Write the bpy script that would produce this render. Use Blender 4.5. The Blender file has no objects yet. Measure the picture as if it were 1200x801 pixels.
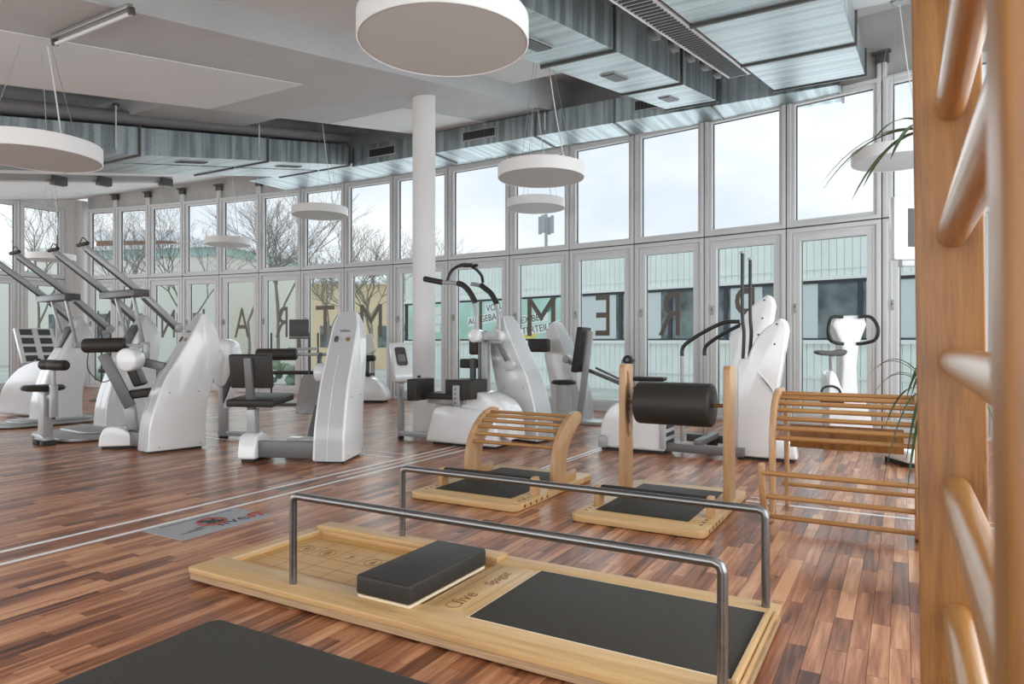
import bpy, bmesh, math, random
from mathutils import Vector, Matrix
R = math.radians
random.seed(7)
scn = bpy.context.scene
COL = scn.collection

# ------------------------------------------------------------------ camera, world, light, exposure
YAW = 29.75                                   # the camera looks this far to the left of the room's y axis
cam_d = bpy.data.cameras.new('camera')
cam_d.sensor_width = 36.0
cam_d.lens = 24.0
cam_d.clip_start = 0.02
cam_d.clip_end = 300
cam_d.dof.use_dof = True
cam_d.dof.focus_distance = 6.0
cam_d.dof.aperture_fstop = 14.0
cam = bpy.data.objects.new('camera', cam_d)
cam.location = (0, 0, 1.15)
cam.rotation_euler = (R(90), 0, R(YAW))
COL.objects.link(cam)
scn.camera = cam

world = bpy.data.worlds.new('overcast_sky')
scn.world = world
world.use_nodes = True
wn = world.node_tree
wn.nodes.clear()
w_out = wn.nodes.new('ShaderNodeOutputWorld')
w_bg = wn.nodes.new('ShaderNodeBackground')
w_tc = wn.nodes.new('ShaderNodeTexCoord')
w_map = wn.nodes.new('ShaderNodeMapping')
w_map.inputs['Scale'].default_value = (1, 1, 2.2)
w_no = wn.nodes.new('ShaderNodeTexNoise')
w_no.inputs['Scale'].default_value = 3.2
w_no.inputs['Detail'].default_value = 5
w_no.inputs['Roughness'].default_value = 0.5
w_ra = wn.nodes.new('ShaderNodeValToRGB')
w_ra.color_ramp.elements[0].position = 0.40
w_ra.color_ramp.elements[0].color = (0.53, 0.57, 0.625, 1)
w_ra.color_ramp.elements[1].position = 0.60
w_ra.color_ramp.elements[1].color = (0.68, 0.69, 0.70, 1)
wn.links.new(w_tc.outputs['Generated'], w_map.inputs['Vector'])
wn.links.new(w_map.outputs['Vector'], w_no.inputs['Vector'])
wn.links.new(w_no.outputs['Fac'], w_ra.inputs['Fac'])
wn.links.new(w_ra.outputs['Color'], w_bg.inputs['Color'])
wn.links.new(w_bg.outputs['Background'], w_out.inputs['Surface'])
w_bg.inputs['Strength'].default_value = 1.42


def area(name, loc, rot, sx, sy, power, col=(1, 1, 1)):
    l = bpy.data.lights.new(name, 'AREA')
    l.shape = 'RECTANGLE'
    l.size, l.size_y, l.energy, l.color = sx, sy, power, col
    o = bpy.data.objects.new(name, l)
    o.location, o.rotation_euler = loc, rot
    COL.objects.link(o)
    return o


# added fill light standing in for unseen windows behind and beside the camera
area('daylight_fill_back', (-8.5, -2.35, 1.35), (R(90), 0, 0), 19, 1.9, 360, (0.87, 0.945, 1))
area('daylight_fill_right', (2.55, 4.2, 2.1), (R(90), 0, R(90)), 9.5, 2.9, 330, (0.87, 0.945, 1))
area('daylight_fill_left', (-18.3, 2.2, 1.9), (R(90), 0, R(-90)), 8, 2.6, 200, (0.87, 0.945, 1))
# daylight entering through the curved window front
area('daylight_window_front', (-8.5, 11.75, 2.7), (R(90), 0, R(180)), 19, 3.4, 330, (0.90, 0.955, 1))

scn.view_settings.view_transform = 'Standard'
scn.view_settings.look = 'None'
scn.view_settings.gamma = 1
scn.view_settings.exposure = 0.2
scn.view_settings.use_curve_mapping = False
scn.cycles.max_bounces = 8
scn.cycles.transparent_max_bounces = 12
scn.cycles.caustics_reflective = False
scn.cycles.caustics_refractive = False


# ------------------------------------------------------------------ materials
MATS = {}


def mat(name, col, rough=0.5, metal=0.0, coat=0.0, noise=0.0, nscale=20.0, bump=0.0, stretch=(1, 1, 1), spec=0.5):
    """principled material; noise gives a colour variation, bump a fine relief"""
    m = bpy.data.materials.new(name)
    m.use_nodes = True
    nt = m.node_tree
    b = nt.nodes['Principled BSDF']
    b.inputs['Base Color'].default_value = (*col, 1)
    b.inputs['Roughness'].default_value = rough
    b.inputs['Metallic'].default_value = metal
    b.inputs['Specular IOR Level'].default_value = spec
    if coat:
        b.inputs['Coat Weight'].default_value = coat
        b.inputs['Coat Roughness'].default_value = 0.06
    if noise or bump:
        tc = nt.nodes.new('ShaderNodeTexCoord')
        mp = nt.nodes.new('ShaderNodeMapping')
        mp.inputs['Scale'].default_value = stretch
        no = nt.nodes.new('ShaderNodeTexNoise')
        no.inputs['Scale'].default_value = nscale
        no.inputs['Detail'].default_value = 4
        nt.links.new(tc.outputs['Object'], mp.inputs['Vector'])
        nt.links.new(mp.outputs['Vector'], no.inputs['Vector'])
        if noise:
            mr = nt.nodes.new('ShaderNodeMapRange')
            mr.inputs['From Min'].default_value = 0.3
            mr.inputs['From Max'].default_value = 0.7
            mr.inputs['To Min'].default_value = 1 - noise
            mr.inputs['To Max'].default_value = 1 + noise
            hs = nt.nodes.new('ShaderNodeHueSaturation')
            hs.inputs['Color'].default_value = (*col, 1)
            nt.links.new(no.outputs['Fac'], mr.inputs['Value'])
            nt.links.new(mr.outputs['Result'], hs.inputs['Value'])
            nt.links.new(hs.outputs['Color'], b.inputs['Base Color'])
        if bump:
            bp = nt.nodes.new('ShaderNodeBump')
            bp.inputs['Strength'].default_value = bump
            bp.inputs['Distance'].default_value = 0.004
            nt.links.new(no.outputs['Fac'], bp.inputs['Height'])
            nt.links.new(bp.outputs['Normal'], b.inputs['Normal'])
    MATS[name] = m
    return m


def wood(name, c_dark, c_mid, c_light, axis='x', scale=1.0, rough=0.38, tone=False, fine=60.0, spec=0.5, blotch=0.12):
    """wood with grain stretched along one axis; tone = per-piece 'tone' face attribute shifts the colour"""
    m = bpy.data.materials.new(name)
    m.use_nodes = True
    nt = m.node_tree
    b = nt.nodes['Principled BSDF']
    b.inputs['Roughness'].default_value = rough
    b.inputs['Specular IOR Level'].default_value = spec
    L = nt.links.new
    tc = nt.nodes.new('ShaderNodeTexCoord')
    mp = nt.nodes.new('ShaderNodeMapping')
    k = {'x': (0.06, 1, 1), 'y': (1, 0.06, 1), 'z': (1, 1, 0.06)}[axis]
    mp.inputs['Scale'].default_value = [v * scale for v in k]
    L(tc.outputs['Object'], mp.inputs['Vector'])
    vec = mp.outputs['Vector']
    if tone:
        at = nt.nodes.new('ShaderNodeAttribute')
        at.attribute_name = 'tone'
        ad = nt.nodes.new('ShaderNodeVectorMath')
        ad.operation = 'MULTIPLY_ADD'
        ad.inputs[1].default_value = (37.0, 91.0, 53.0)
        L(at.outputs['Color'], ad.inputs[0])
        L(mp.outputs['Vector'], ad.inputs[2])
        vec = ad.outputs['Vector']
    n1 = nt.nodes.new('ShaderNodeTexNoise')
    n1.inputs['Scale'].default_value = 9
    n1.inputs['Detail'].default_value = 5
    n1.inputs['Distortion'].default_value = 2.4 if tone else 1.2
    n2 = nt.nodes.new('ShaderNodeTexNoise')
    n2.inputs['Scale'].default_value = fine
    n2.inputs['Detail'].default_value = 3
    L(vec, n1.inputs['Vector'])
    L(vec, n2.inputs['Vector'])
    mx = nt.nodes.new('ShaderNodeMath')
    mx.operation = 'MULTIPLY_ADD'
    mx.inputs[1].default_value = 0.35
    L(n2.outputs['Fac'], mx.inputs[0])
    ml = nt.nodes.new('ShaderNodeMath')
    ml.operation = 'MULTIPLY'
    ml.inputs[1].default_value = 0.65
    L(n1.outputs['Fac'], ml.inputs[0])
    L(ml.outputs[0], mx.inputs[2])
    fac = mx.outputs[0]
    if tone:
        t2 = nt.nodes.new('ShaderNodeMath')
        t2.operation = 'MULTIPLY_ADD'
        t2.inputs[1].default_value = 0.42
        sp = nt.nodes.new('ShaderNodeSeparateColor')
        L(at.outputs['Color'], sp.inputs['Color'])
        L(sp.outputs['Red'], t2.inputs[0])
        sb = nt.nodes.new('ShaderNodeMath')
        sb.operation = 'SUBTRACT'
        sb.inputs[1].default_value = 0.21
        L(fac, sb.inputs[0])
        L(sb.outputs[0], t2.inputs[2])
        fac = t2.outputs[0]
    ra = nt.nodes.new('ShaderNodeValToRGB')
    e = ra.color_ramp.elements
    e[0].position, e[0].color = 0.28, (*c_dark, 1)
    e[1].position, e[1].color = 0.72, (*c_light, 1)
    em = e.new(0.5)
    em.color = (*c_mid, 1)
    L(fac, ra.inputs['Fac'])
    L(ra.outputs['Color'], b.inputs['Base Color'])
    bp = nt.nodes.new('ShaderNodeBump')
    bp.inputs['Strength'].default_value = 0.05
    bp.inputs['Distance'].default_value = 0.002
    L(n2.outputs['Fac'], bp.inputs['Height'])
    L(bp.outputs['Normal'], b.inputs['Normal'])
    MATS[name] = m
    return m


def galvanized(name, tint=(0.40, 0.455, 0.465), axis='y', freq=5.0, rough=0.34):
    """zinc sheet: rolled bands across the sheet and a fine spangle"""
    m = bpy.data.materials.new(name)
    m.use_nodes = True
    nt = m.node_tree
    b = nt.nodes['Principled BSDF']
    b.inputs['Metallic'].default_value = 0.9
    L = nt.links.new
    tc = nt.nodes.new('ShaderNodeTexCoord')
    mp = nt.nodes.new('ShaderNodeMapping')
    mp.inputs['Scale'].default_value = (0.05, 1, 0.05) if axis == 'y' else (1, 0.05, 0.05)
    L(tc.outputs['Object'], mp.inputs['Vector'])
    n1 = nt.nodes.new('ShaderNodeTexNoise')
    n1.inputs['Scale'].default_value = freq
    n1.inputs['Detail'].default_value = 2
    L(mp.outputs['Vector'], n1.inputs['Vector'])
    v = nt.nodes.new('ShaderNodeTexVoronoi')
    v.inputs['Scale'].default_value = 45
    L(tc.outputs['Object'], v.inputs['Vector'])
    ra = nt.nodes.new('ShaderNodeValToRGB')
    ra.color_ramp.elements[0].position, ra.color_ramp.elements[1].position = 0.42, 0.58
    ra.color_ramp.elements[0].color = (*[c * 0.74 for c in tint], 1)
    ra.color_ramp.elements[1].color = (*[min(1, c * 1.2) for c in tint], 1)
    L(n1.outputs['Fac'], ra.inputs['Fac'])
    mx = nt.nodes.new('ShaderNodeMix')
    mx.data_type = 'RGBA'
    mx.blend_type = 'MULTIPLY'
    mx.inputs['Factor'].default_value = 0.18
    L(ra.outputs['Color'], mx.inputs['A'])
    L(v.outputs['Color'], mx.inputs['B'])
    L(mx.outputs['Result'], b.inputs['Base Color'])
    rr = nt.nodes.new('ShaderNodeMapRange')
    rr.inputs['To Min'].default_value = rough
    rr.inputs['To Max'].default_value = rough + 0.22
    L(n1.outputs['Fac'], rr.inputs['Value'])
    L(rr.outputs['Result'], b.inputs['Roughness'])
    bp = nt.nodes.new('ShaderNodeBump')
    bp.inputs['Strength'].default_value = 0.25
    bp.inputs['Distance'].default_value = 0.01
    L(n1.outputs['Fac'], bp.inputs['Height'])
    L(bp.outputs['Normal'], b.inputs['Normal'])
    MATS[name] = m
    return m


def glass(name, tint, refl):
    m = bpy.data.materials.new(name)
    m.use_nodes = True
    nt = m.node_tree
    nt.nodes.clear()
    o = nt.nodes.new('ShaderNodeOutputMaterial')
    t = nt.nodes.new('ShaderNodeBsdfTransparent')
    t.inputs['Color'].default_value = (*tint, 1)
    g = nt.nodes.new('ShaderNodeBsdfGlossy')
    g.inputs['Roughness'].default_value = 0.02
    lw = nt.nodes.new('ShaderNodeLayerWeight')
    lw.inputs['Blend'].default_value = refl
    mx = nt.nodes.new('ShaderNodeMixShader')
    nt.links.new(lw.outputs['Fresnel'], mx.inputs[0])
    nt.links.new(t.outputs[0], mx.inputs[1])
    nt.links.new(g.outputs[0], mx.inputs[2])
    nt.links.new(mx.outputs[0], o.inputs['Surface'])
    MATS[name] = m
    return m


mat('white_gloss', (0.80, 0.80, 0.79), 0.22, coat=0.5)
mat('panel_grey', (0.47, 0.475, 0.48), 0.3, coat=0.3)
mat('silver_paint', (0.38, 0.38, 0.38), 0.35, metal=0.2)
mat('dark_grey', (0.075, 0.073, 0.07), 0.45)
mat('mid_grey', (0.145, 0.142, 0.138), 0.42, metal=0.2)
mat('pad', (0.030, 0.026, 0.022), 0.5, spec=0.35, noise=0.12, nscale=60, bump=0.15)
mat('mat_vinyl', (0.045, 0.039, 0.032), 0.62, spec=0.25, noise=0.12, nscale=90, bump=0.25)
mat('black', (0.015, 0.015, 0.016), 0.4)
mat('rubber', (0.02, 0.02, 0.02), 0.7)
mat('screen', (0.01, 0.011, 0.012), 0.12)
mat('lcd', (0.20, 0.20, 0.19), 0.2)
mat('frame', (0.66, 0.665, 0.66), 0.4)
mat('gasket', (0.03, 0.03, 0.032), 0.5)
mat('plaster', (0.545, 0.56, 0.565), 0.85, noise=0.05, nscale=1.6, bump=0.1)
mat('ceiling_white', (0.78, 0.80, 0.80), 0.85, noise=0.03, nscale=1.2)
mat('concrete', (0.44, 0.43, 0.41), 0.85, noise=0.14, nscale=2.5, bump=0.2)
mat('wall_white', (0.78, 0.77, 0.75), 0.8, noise=0.02, nscale=2)
mat('lamp_white', (0.80, 0.79, 0.77), 0.55)
mat('lamp_diffuser', (0.58, 0.60, 0.60), 0.6)
mat('wire', (0.35, 0.35, 0.34), 0.4, metal=0.6)
mat('cable_white', (0.7, 0.7, 0.69), 0.5)
mat('steel', (0.22, 0.215, 0.21), 0.28, metal=0.95, noise=0.1, nscale=50, stretch=(0.05, 1, 1))
mat('strip_metal', (0.85, 0.85, 0.84), 0.4, metal=0.3)
mat('plate_alu', (0.40, 0.41, 0.42), 0.45, metal=0.35)
mat('print_dark', (0.03, 0.03, 0.03), 0.6)
mat('print_red', (0.30, 0.05, 0.03), 0.6)
mat('engraving', (0.21, 0.10, 0.03), 0.6)
mat('ply_edge', (0.42, 0.27, 0.15), 0.5, noise=0.25, nscale=30, stretch=(0.2, 0.2, 8))
mat('ply_light', (0.74, 0.60, 0.42), 0.5)
mat('gold', (0.45, 0.30, 0.10), 0.3, metal=0.8)
mat('letter', (0.12, 0.10, 0.075), 0.5)
mat('leaf', (0.035, 0.075, 0.022), 0.4, noise=0.35, nscale=12)
mat('pot', (0.55, 0.54, 0.52), 0.5)
mat('soil', (0.04, 0.03, 0.02), 0.9)
mat('siding', (0.90, 0.935, 0.925), 0.5, noise=0.05, nscale=1.5)
mat('ledge_white', (0.9, 0.9, 0.9), 0.4)
mat('win_dark', (0.15, 0.175, 0.19), 0.12, noise=0.6, nscale=1.8)
mat('curtain', (0.72, 0.76, 0.78), 0.8)
mat('mullion_dark', (0.05, 0.05, 0.065), 0.4)
mat('banner', (0.52, 0.76, 0.68), 0.6, noise=0.2, nscale=0.9)
mat('banner_green', (0.02, 0.42, 0.24), 0.6)
mat('banner_yellow', (0.80, 0.68, 0.18), 0.6)
mat('text_dark', (0.05, 0.10, 0.09), 0.6)
mat('house_yellow', (0.86, 0.68, 0.47), 0.9, noise=0.06, nscale=1)
mat('house_cream', (0.80, 0.78, 0.72), 0.9)
mat('house_green', (0.42, 0.58, 0.54), 0.6)
mat('roof_snow', (0.85, 0.86, 0.88), 0.8)
mat('brick_red', (0.33, 0.15, 0.08), 0.9)
mat('bark', (0.24, 0.22, 0.20), 0.95)
mat('bark_light', (0.30, 0.26, 0.21), 0.95)
mat('ground_out', (0.55, 0.56, 0.54), 0.95, noise=0.2, nscale=0.4)
mat('hedge', (0.26, 0.32, 0.24), 0.9, noise=0.4, nscale=3)
mat('mast', (0.4, 0.41, 0.43), 0.5)
mat('plate_diamond', (0.33, 0.32, 0.31), 0.4, metal=0.3)
mat('pipe_dark', (0.20, 0.195, 0.19), 0.6)
wood('beech', (0.42, 0.235, 0.09), (0.56, 0.345, 0.15), (0.66, 0.44, 0.22), 'x', 1.2)
wood('beech_y', (0.42, 0.235, 0.09), (0.56, 0.345, 0.15), (0.66, 0.44, 0.22), 'y', 1.2)
wood('beech_z', (0.36, 0.19, 0.085), (0.47, 0.27, 0.13), (0.56, 0.35, 0.19), 'z', 1.2)
wood('beech_rung', (0.30, 0.13, 0.035), (0.41, 0.20, 0.062), (0.50, 0.27, 0.10), 'x', 1.2)
wood('tray_wood', (0.44, 0.22, 0.06), (0.53, 0.29, 0.09), (0.60, 0.36, 0.13), 'x', 1.0)
wood('oak', (0.13, 0.045, 0.007), (0.25, 0.104, 0.021), (0.34, 0.157, 0.038), 'z', 3.2, rough=0.42, fine=120)
wood('oak_rung', (0.25, 0.105, 0.026), (0.34, 0.155, 0.044), (0.42, 0.21, 0.072), 'y', 2.0, rough=0.27, fine=80)
wood('parquet', (0.065, 0.019, 0.009), (0.32, 0.116, 0.052), (0.62, 0.31, 0.16), 'y', 1.0, rough=0.30, tone=True, fine=70, spec=0.28)
galvanized('zinc_y', axis='y', freq=9)
galvanized('zinc_x', axis='x', freq=9)
glass('pane_clear', (0.96, 0.98, 0.985), 0.06)
glass('pane_green', (0.92, 0.965, 0.955), 0.07)


# ------------------------------------------------------------------ mesh helpers
def smooth_curve(pts, n=6, closed=False):
    """Catmull-Rom through the points"""
    out = []
    P = [Vector(p) for p in pts]
    N = len(P)
    rng = range(N) if closed else range(N - 1)
    for i in rng:
        if closed:
            a, b, c, d = P[i - 1], P[i], P[(i + 1) % N], P[(i + 2) % N]
        else:
            a, b, c, d = P[max(i - 1, 0)], P[i], P[i + 1], P[min(i + 2, N - 1)]
        for k in range(n):
            t = k / n
            out.append(0.5 * ((2 * b) + (c - a) * t + (2 * a - 5 * b + 4 * c - d) * t * t + (3 * b - a - 3 * c + d) * t ** 3))
    if not closed:
        out.append(P[-1])
    return [tuple(p) for p in out]


class MB:
    def __init__(s):
        s.v, s.f = [], []

    def add(s, vs, fs):
        o = len(s.v)
        s.v += [tuple(p) for p in vs]
        s.f += [tuple(i + o for i in f) for f in fs]
        return s

    def box(s, x0, x1, y0, y1, z0, z1):
        return s.add([(x0, y0, z0), (x1, y0, z0), (x1, y1, z0), (x0, y1, z0), (x0, y0, z1), (x1, y0, z1), (x1, y1, z1), (x0, y1, z1)],
                     [(3, 2, 1, 0), (4, 5, 6, 7), (0, 1, 5, 4), (1, 2, 6, 5), (2, 3, 7, 6), (3, 0, 4, 7)])

    def bar(s, p0, p1, w, h, up=(0, 0, 1)):
        """rectangular bar from p0 to p1, w sideways and h along up"""
        p0, p1 = Vector(p0), Vector(p1)
        d = (p1 - p0).normalized()
        u = Vector(up)
        sd = d.cross(u)
        if sd.length < 1e-4:
            sd = d.cross(Vector((0, 1, 0)))
        sd.normalize()
        u = sd.cross(d).normalized()
        a, b = sd * w / 2, u * h / 2
        vs = [p0 - a - b, p0 + a - b, p0 + a + b, p0 - a + b, p1 - a - b, p1 + a - b, p1 + a + b, p1 - a + b]
        return s.add(vs, [(0, 1, 2, 3), (7, 6, 5, 4), (0, 4, 5, 1), (1, 5, 6, 2), (2, 6, 7, 3), (3, 7, 4, 0)])

    def prism(s, poly, lo, hi, axis='x'):
        """polygon in the plane across axis, extruded from lo to hi"""
        f = {'x': lambda p, t: (t, p[0], p[1]), 'y': lambda p, t: (p[0], t, p[1]), 'z': lambda p, t: (p[0], p[1], t)}[axis]
        n = len(poly)
        vs = [f(p, lo) for p in poly] + [f(p, hi) for p in poly]
        fs = [tuple(range(n))[::-1], tuple(range(n, 2 * n))]
        fs += [(i, (i + 1) % n, n + (i + 1) % n, n + i) for i in range(n)]
        return s.add(vs, fs)

    def tube(s, pts, r, seg=10, cap=True):
        P = [Vector(p) for p in pts]
        n = len(P)
        rs = r if isinstance(r, (list, tuple)) else [r] * n
        prev = None
        vs = []
        for i in range(n):
            d = (P[min(i + 1, n - 1)] - P[max(i - 1, 0)]).normalized()
            if prev is None:
                a = d.cross(Vector((0, 0, 1)))
                if a.length < 1e-3:
                    a = d.cross(Vector((1, 0, 0)))
            else:
                a = prev - d * prev.dot(d)
            a.normalize()
            prev = a
            b = d.cross(a)
            for k in range(seg):
                t = 2 * math.pi * k / seg
                vs.append(P[i] + (a * math.cos(t) + b * math.sin(t)) * rs[i])
        fs = []
        for i in range(n - 1):
            for k in range(seg):
                k2 = (k + 1) % seg
                fs.append((i * seg + k, (i + 1) * seg + k, (i + 1) * seg + k2, i * seg + k2))
        if cap:
            fs.append(tuple(range(seg)))
            fs.append(tuple(range((n - 1) * seg, n * seg))[::-1])
        return s.add(vs, fs)

    def cyl(s, p0, p1, r, seg=20, r2=None):
        return s.tube([p0, p1], [r, r if r2 is None else r2], seg)

    def capsule(s, p0, p1, r, seg=20, e=0.25):
        """cylinder with rounded rims"""
        p0, p1 = Vector(p0), Vector(p1)
        d = (p1 - p0).normalized()
        k = r * e
        pts, rs = [], []
        for a in (0, 30, 60, 90):
            pts.append(p0 + d * (k - k * math.cos(R(a))))
            rs.append(r - k + k * math.sin(R(a)))
        for a in (90, 60, 30, 0):
            pts.append(p1 - d * (k - k * math.cos(R(a))))
            rs.append(r - k + k * math.sin(R(a)))
        return s.tube(pts, rs, seg)

    def lathe(s, prof, seg=32, c=(0, 0, 0)):
        n = len(prof)
        vs = [(c[0] + r * math.cos(2 * math.pi * k / seg), c[1] + r * math.sin(2 * math.pi * k / seg), c[2] + z) for k in range(seg) for r, z in prof]
        fs = []
        for k in range(seg):
            k2 = (k + 1) % seg
            for i in range(n - 1):
                fs.append((k * n + i, k2 * n + i, k2 * n + i + 1, k * n + i + 1))
        fs.append(tuple(k * n for k in range(seg))[::-1])
        fs.append(tuple(k * n + n - 1 for k in range(seg)))
        return s.add(vs, fs)

    def ring(s, x0, x1, z0, z1, w, y0, y1):
        """rectangular frame in the xz plane"""
        a = [(x0, z0), (x1, z0), (x1, z1), (x0, z1)]
        b = [(x0 + w, z0 + w), (x1 - w, z0 + w), (x1 - w, z1 - w), (x0 + w, z1 - w)]
        vs = [(p[0], y, p[1]) for y in (y0, y1) for p in a + b]
        fs = []
        for i in range(4):
            j = (i + 1) % 4
            fs += [(i, j, 4 + j, 4 + i), (8 + i, 12 + i, 12 + j, 8 + j), (i, 8 + i, 8 + j, j), (4 + i, 4 + j, 12 + j, 12 + i)]
        return s.add(vs, fs)

    def warp(s, fn):
        s.v = [tuple(fn(*p)) for p in s.v]
        return s

    def xf(s, M):
        s.v = [tuple(M @ Vector(p)) for p in s.v]
        return s

    def build(s, name, m, parent=None, bevel=0.0, seg=2, smooth=35, loc=None, rot=None):
        me = bpy.data.meshes.new(name)
        bm = bmesh.new()
        vs = [bm.verts.new(p) for p in s.v]
        for f in s.f:
            try:
                bm.faces.new([vs[i] for i in f])
            except ValueError:
                pass
        bmesh.ops.recalc_face_normals(bm, faces=bm.faces)
        if bevel:
            es = [e for e in bm.edges if len(e.link_faces) == 2 and e.calc_face_angle(0) > R(28)]
            if es:
                bmesh.ops.bevel(bm, geom=es, offset=bevel, segments=seg, profile=0.5, affect='EDGES', clamp_overlap=True)
        bm.to_mesh(me)
        bm.free()
        if smooth:
            me.polygons.foreach_set('use_smooth', [True] * len(me.polygons))
            me.set_sharp_from_angle(angle=R(smooth))
        me.materials.append(MATS[m])
        o = bpy.data.objects.new(name, me)
        COL.objects.link(o)
        if parent:
            o.parent = parent
        if loc:
            o.location = loc
        if rot:
            o.rotation_euler = rot
        return o


def tag(o, label, cat, group=None):
    o['label'] = label
    o['category'] = cat
    if group:
        o['group'] = group
    return o


def struct(o):
    o['kind'] = 'structure'
    return o


def thing(name, label, cat, loc=(0, 0, 0), rz=0.0, group=None):
    o = bpy.data.objects.new(name, None)
    o.empty_display_size = 0.1
    COL.objects.link(o)
    o.location = loc
    o.rotation_euler = (0, 0, R(rz))
    return tag(o, label, cat, group)


def text_part(txt, size, m, parent, M, name='lettering', extrude=0.0008, spacing=1.0):
    """lettering as a mesh; lies in its own xy plane, placed by M"""
    c = bpy.data.curves.new('txt', 'FONT')
    c.body = txt
    c.size = size
    c.extrude = extrude
    c.align_x = 'CENTER'
    c.align_y = 'CENTER'
    c.space_character = spacing
    c.resolution_u = 3
    t = bpy.data.objects.new('txt', c)
    COL.objects.link(t)
    dg = bpy.context.evaluated_depsgraph_get()
    me = bpy.data.meshes.new_from_object(t.evaluated_get(dg))
    bpy.data.objects.remove(t)
    bpy.data.curves.remove(c)
    me.name = name
    me.transform(M)
    me.materials.clear()
    me.materials.append(MATS[m])
    o = bpy.data.objects.new(name, me)
    COL.objects.link(o)
    if parent:
        o.parent = parent
    return o

# ------------------------------------------------------------------ the room
X_L, X_R, Y_B = -18.4, 2.7, -2.5            # left wall, right wall, back wall
FAC = (-8.714, -27.286, 38.15)               # centre and radius of the curved window front


def fac_y(x):
    return FAC[1] + math.sqrt(FAC[2] ** 2 - (x - FAC[0]) ** 2)


def z_beam(y):                               # underside of the beams; the roof rises towards the windows
    return 2.986 + 0.19 * y


def z_duct(y):
    return 2.64 + 0.19 * y


# floor: parquet strips along y; the 300 largest in view are single planks, the rest one part
floor = MB().add([(X_L, Y_B, -0.016), (X_R, Y_B, -0.016), (X_R, 11.2, -0.016), (X_L, 11.2, -0.016)], [(0, 1, 2, 3)]).build('floor', 'rubber', smooth=0)
struct(floor)
SW = 0.068


def to_px(x, y, z=0.0):
    s, c = math.sin(R(YAW)), math.cos(R(YAW))
    X, D = c * x + s * y, -s * x + c * y
    return (600 + 800 * X / D, 401 - 800 * (z - 1.15) / D, D) if D > 0.05 else None


planks = []
nx = int((X_R - X_L) / SW)
tones = [0.12, 0.3, 0.42, 0.5, 0.55, 0.62, 0.7, 0.85]
for i in range(nx):
    x = X_L + i * SW
    y = Y_B - random.random() * 0.5
    while y < 11.0:
        ln = random.choice([0.26, 0.34, 0.42, 0.5, 0.58, 0.66])
        y2 = y + ln
        a = 0.0
        if y2 > 0.5:
            p = to_px(x + SW / 2, (y + y2) / 2)
            if p and -20 < p[0] < 1075 and 480 < p[1] < 815:
                # leave out of the count what the platforms hide
                if not (-2.95 < x < -0.5 and 2.2 < y < 2.75) and not (-2.35 < x < -0.95 and y2 < 1.8):
                    a = 1.0 / p[2] ** 2 * ln
        if y < fac_y(min(max(x, -18), 2.0)) + 0.1:
            planks.append((a, x, y, y2, random.random() * 0.6 + random.choice(tones) * 0.4))
        y = y2
planks.sort(key=lambda q: -q[0])


def plank_geo(x, y, y2):
    g, h = 0.0007, -0.0004 * random.random()
    a = [(x + g, y + g), (x + SW - g, y + g), (x + SW - g, y2 - g), (x + g, y2 - g)]
    return [(p[0], p[1], h) for p in a] + [(p[0], p[1], -0.015) for p in a], [(0, 1, 2, 3), (4, 5, 1, 0), (5, 6, 2, 1), (6, 7, 3, 2), (7, 4, 0, 3)]


def plank_mesh(name, items):
    vs, fs, tn = [], [], []
    for a, x, y, y2, t in items:
        v, f = plank_geo(x, y, y2)
        o = len(vs)
        vs += v
        fs += [tuple(k + o for k in q) for q in f]
        tn += [t] * len(f)
    me = bpy.data.meshes.new(name)
    me.from_pydata(vs, [], fs)
    at = me.attributes.new('tone', 'FLOAT_COLOR', 'FACE')
    at.data.foreach_set('color', [c for t in tn for c in (t, (t * 7.31) % 1.0, (t * 3.77) % 1.0, 1.0)])
    me.materials.append(MATS['parquet'])
    o = bpy.data.objects.new(name, me)
    COL.objects.link(o)
    o.parent = floor
    return o


for q in planks[:300]:
    plank_mesh('plank', [q])
plank_mesh('planks', planks[300:])['kind'] = 'stuff'

# inlaid metal strips in the floor
tn = 0


def strip(x0, x1, y0, y1):
    global tn
    tn += 1
    struct(MB().box(x0, x1, y0, y1, -0.004, 0.0022).build('trim_%d' % tn, 'strip_metal', smooth=0))


for x in (-4.05, -4.29):
    strip(x - 0.016, x + 0.016, Y_B, 9.6)
strip(-4.18, -4.165, 4.3, 9.6)
strip(-2.86, -2.835, 5.35, 9.0)
strip(-2.80, -2.785, 5.35, 9.0)
strip(-0.98, 2.6, 5.12, 5.15)
strip(-0.98, 2.6, 5.27, 5.285)
strip(-9.15, -9.12, -1.0, 9.0)
strip(-9.0, -8.98, -1.0, 9.0)
strip(-18, -4.4, 5.30, 5.325)
strip(-18, -4.4, 5.52, 5.54)

# window front ------------------------------------------------------------
mull = [(2.1, 9.25), (0.96, 9.61)]
# mullion positions on the arc (metres), about 1.2 m apart
mull += [(-0.214, 9.905), (-1.389, 10.154), (-2.573, 10.367), (-3.734, 10.538), (-4.946, 10.677), (-6.188, 10.78), (-7.595, 10.848), (-8.966, 10.863),
         (-10.261, 10.833), (-11.479, 10.764), (-12.695, 10.656), (-13.882, 10.512), (-15.003, 10.342), (-16.07, 10.148), (-17.078, 9.936), (-17.98, 9.722)]
Z_TR, Z_HEAD = 2.72, 4.515
LETTERS = dict(zip(range(4, 18), 'PREMIUMTRAINING'))


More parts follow.
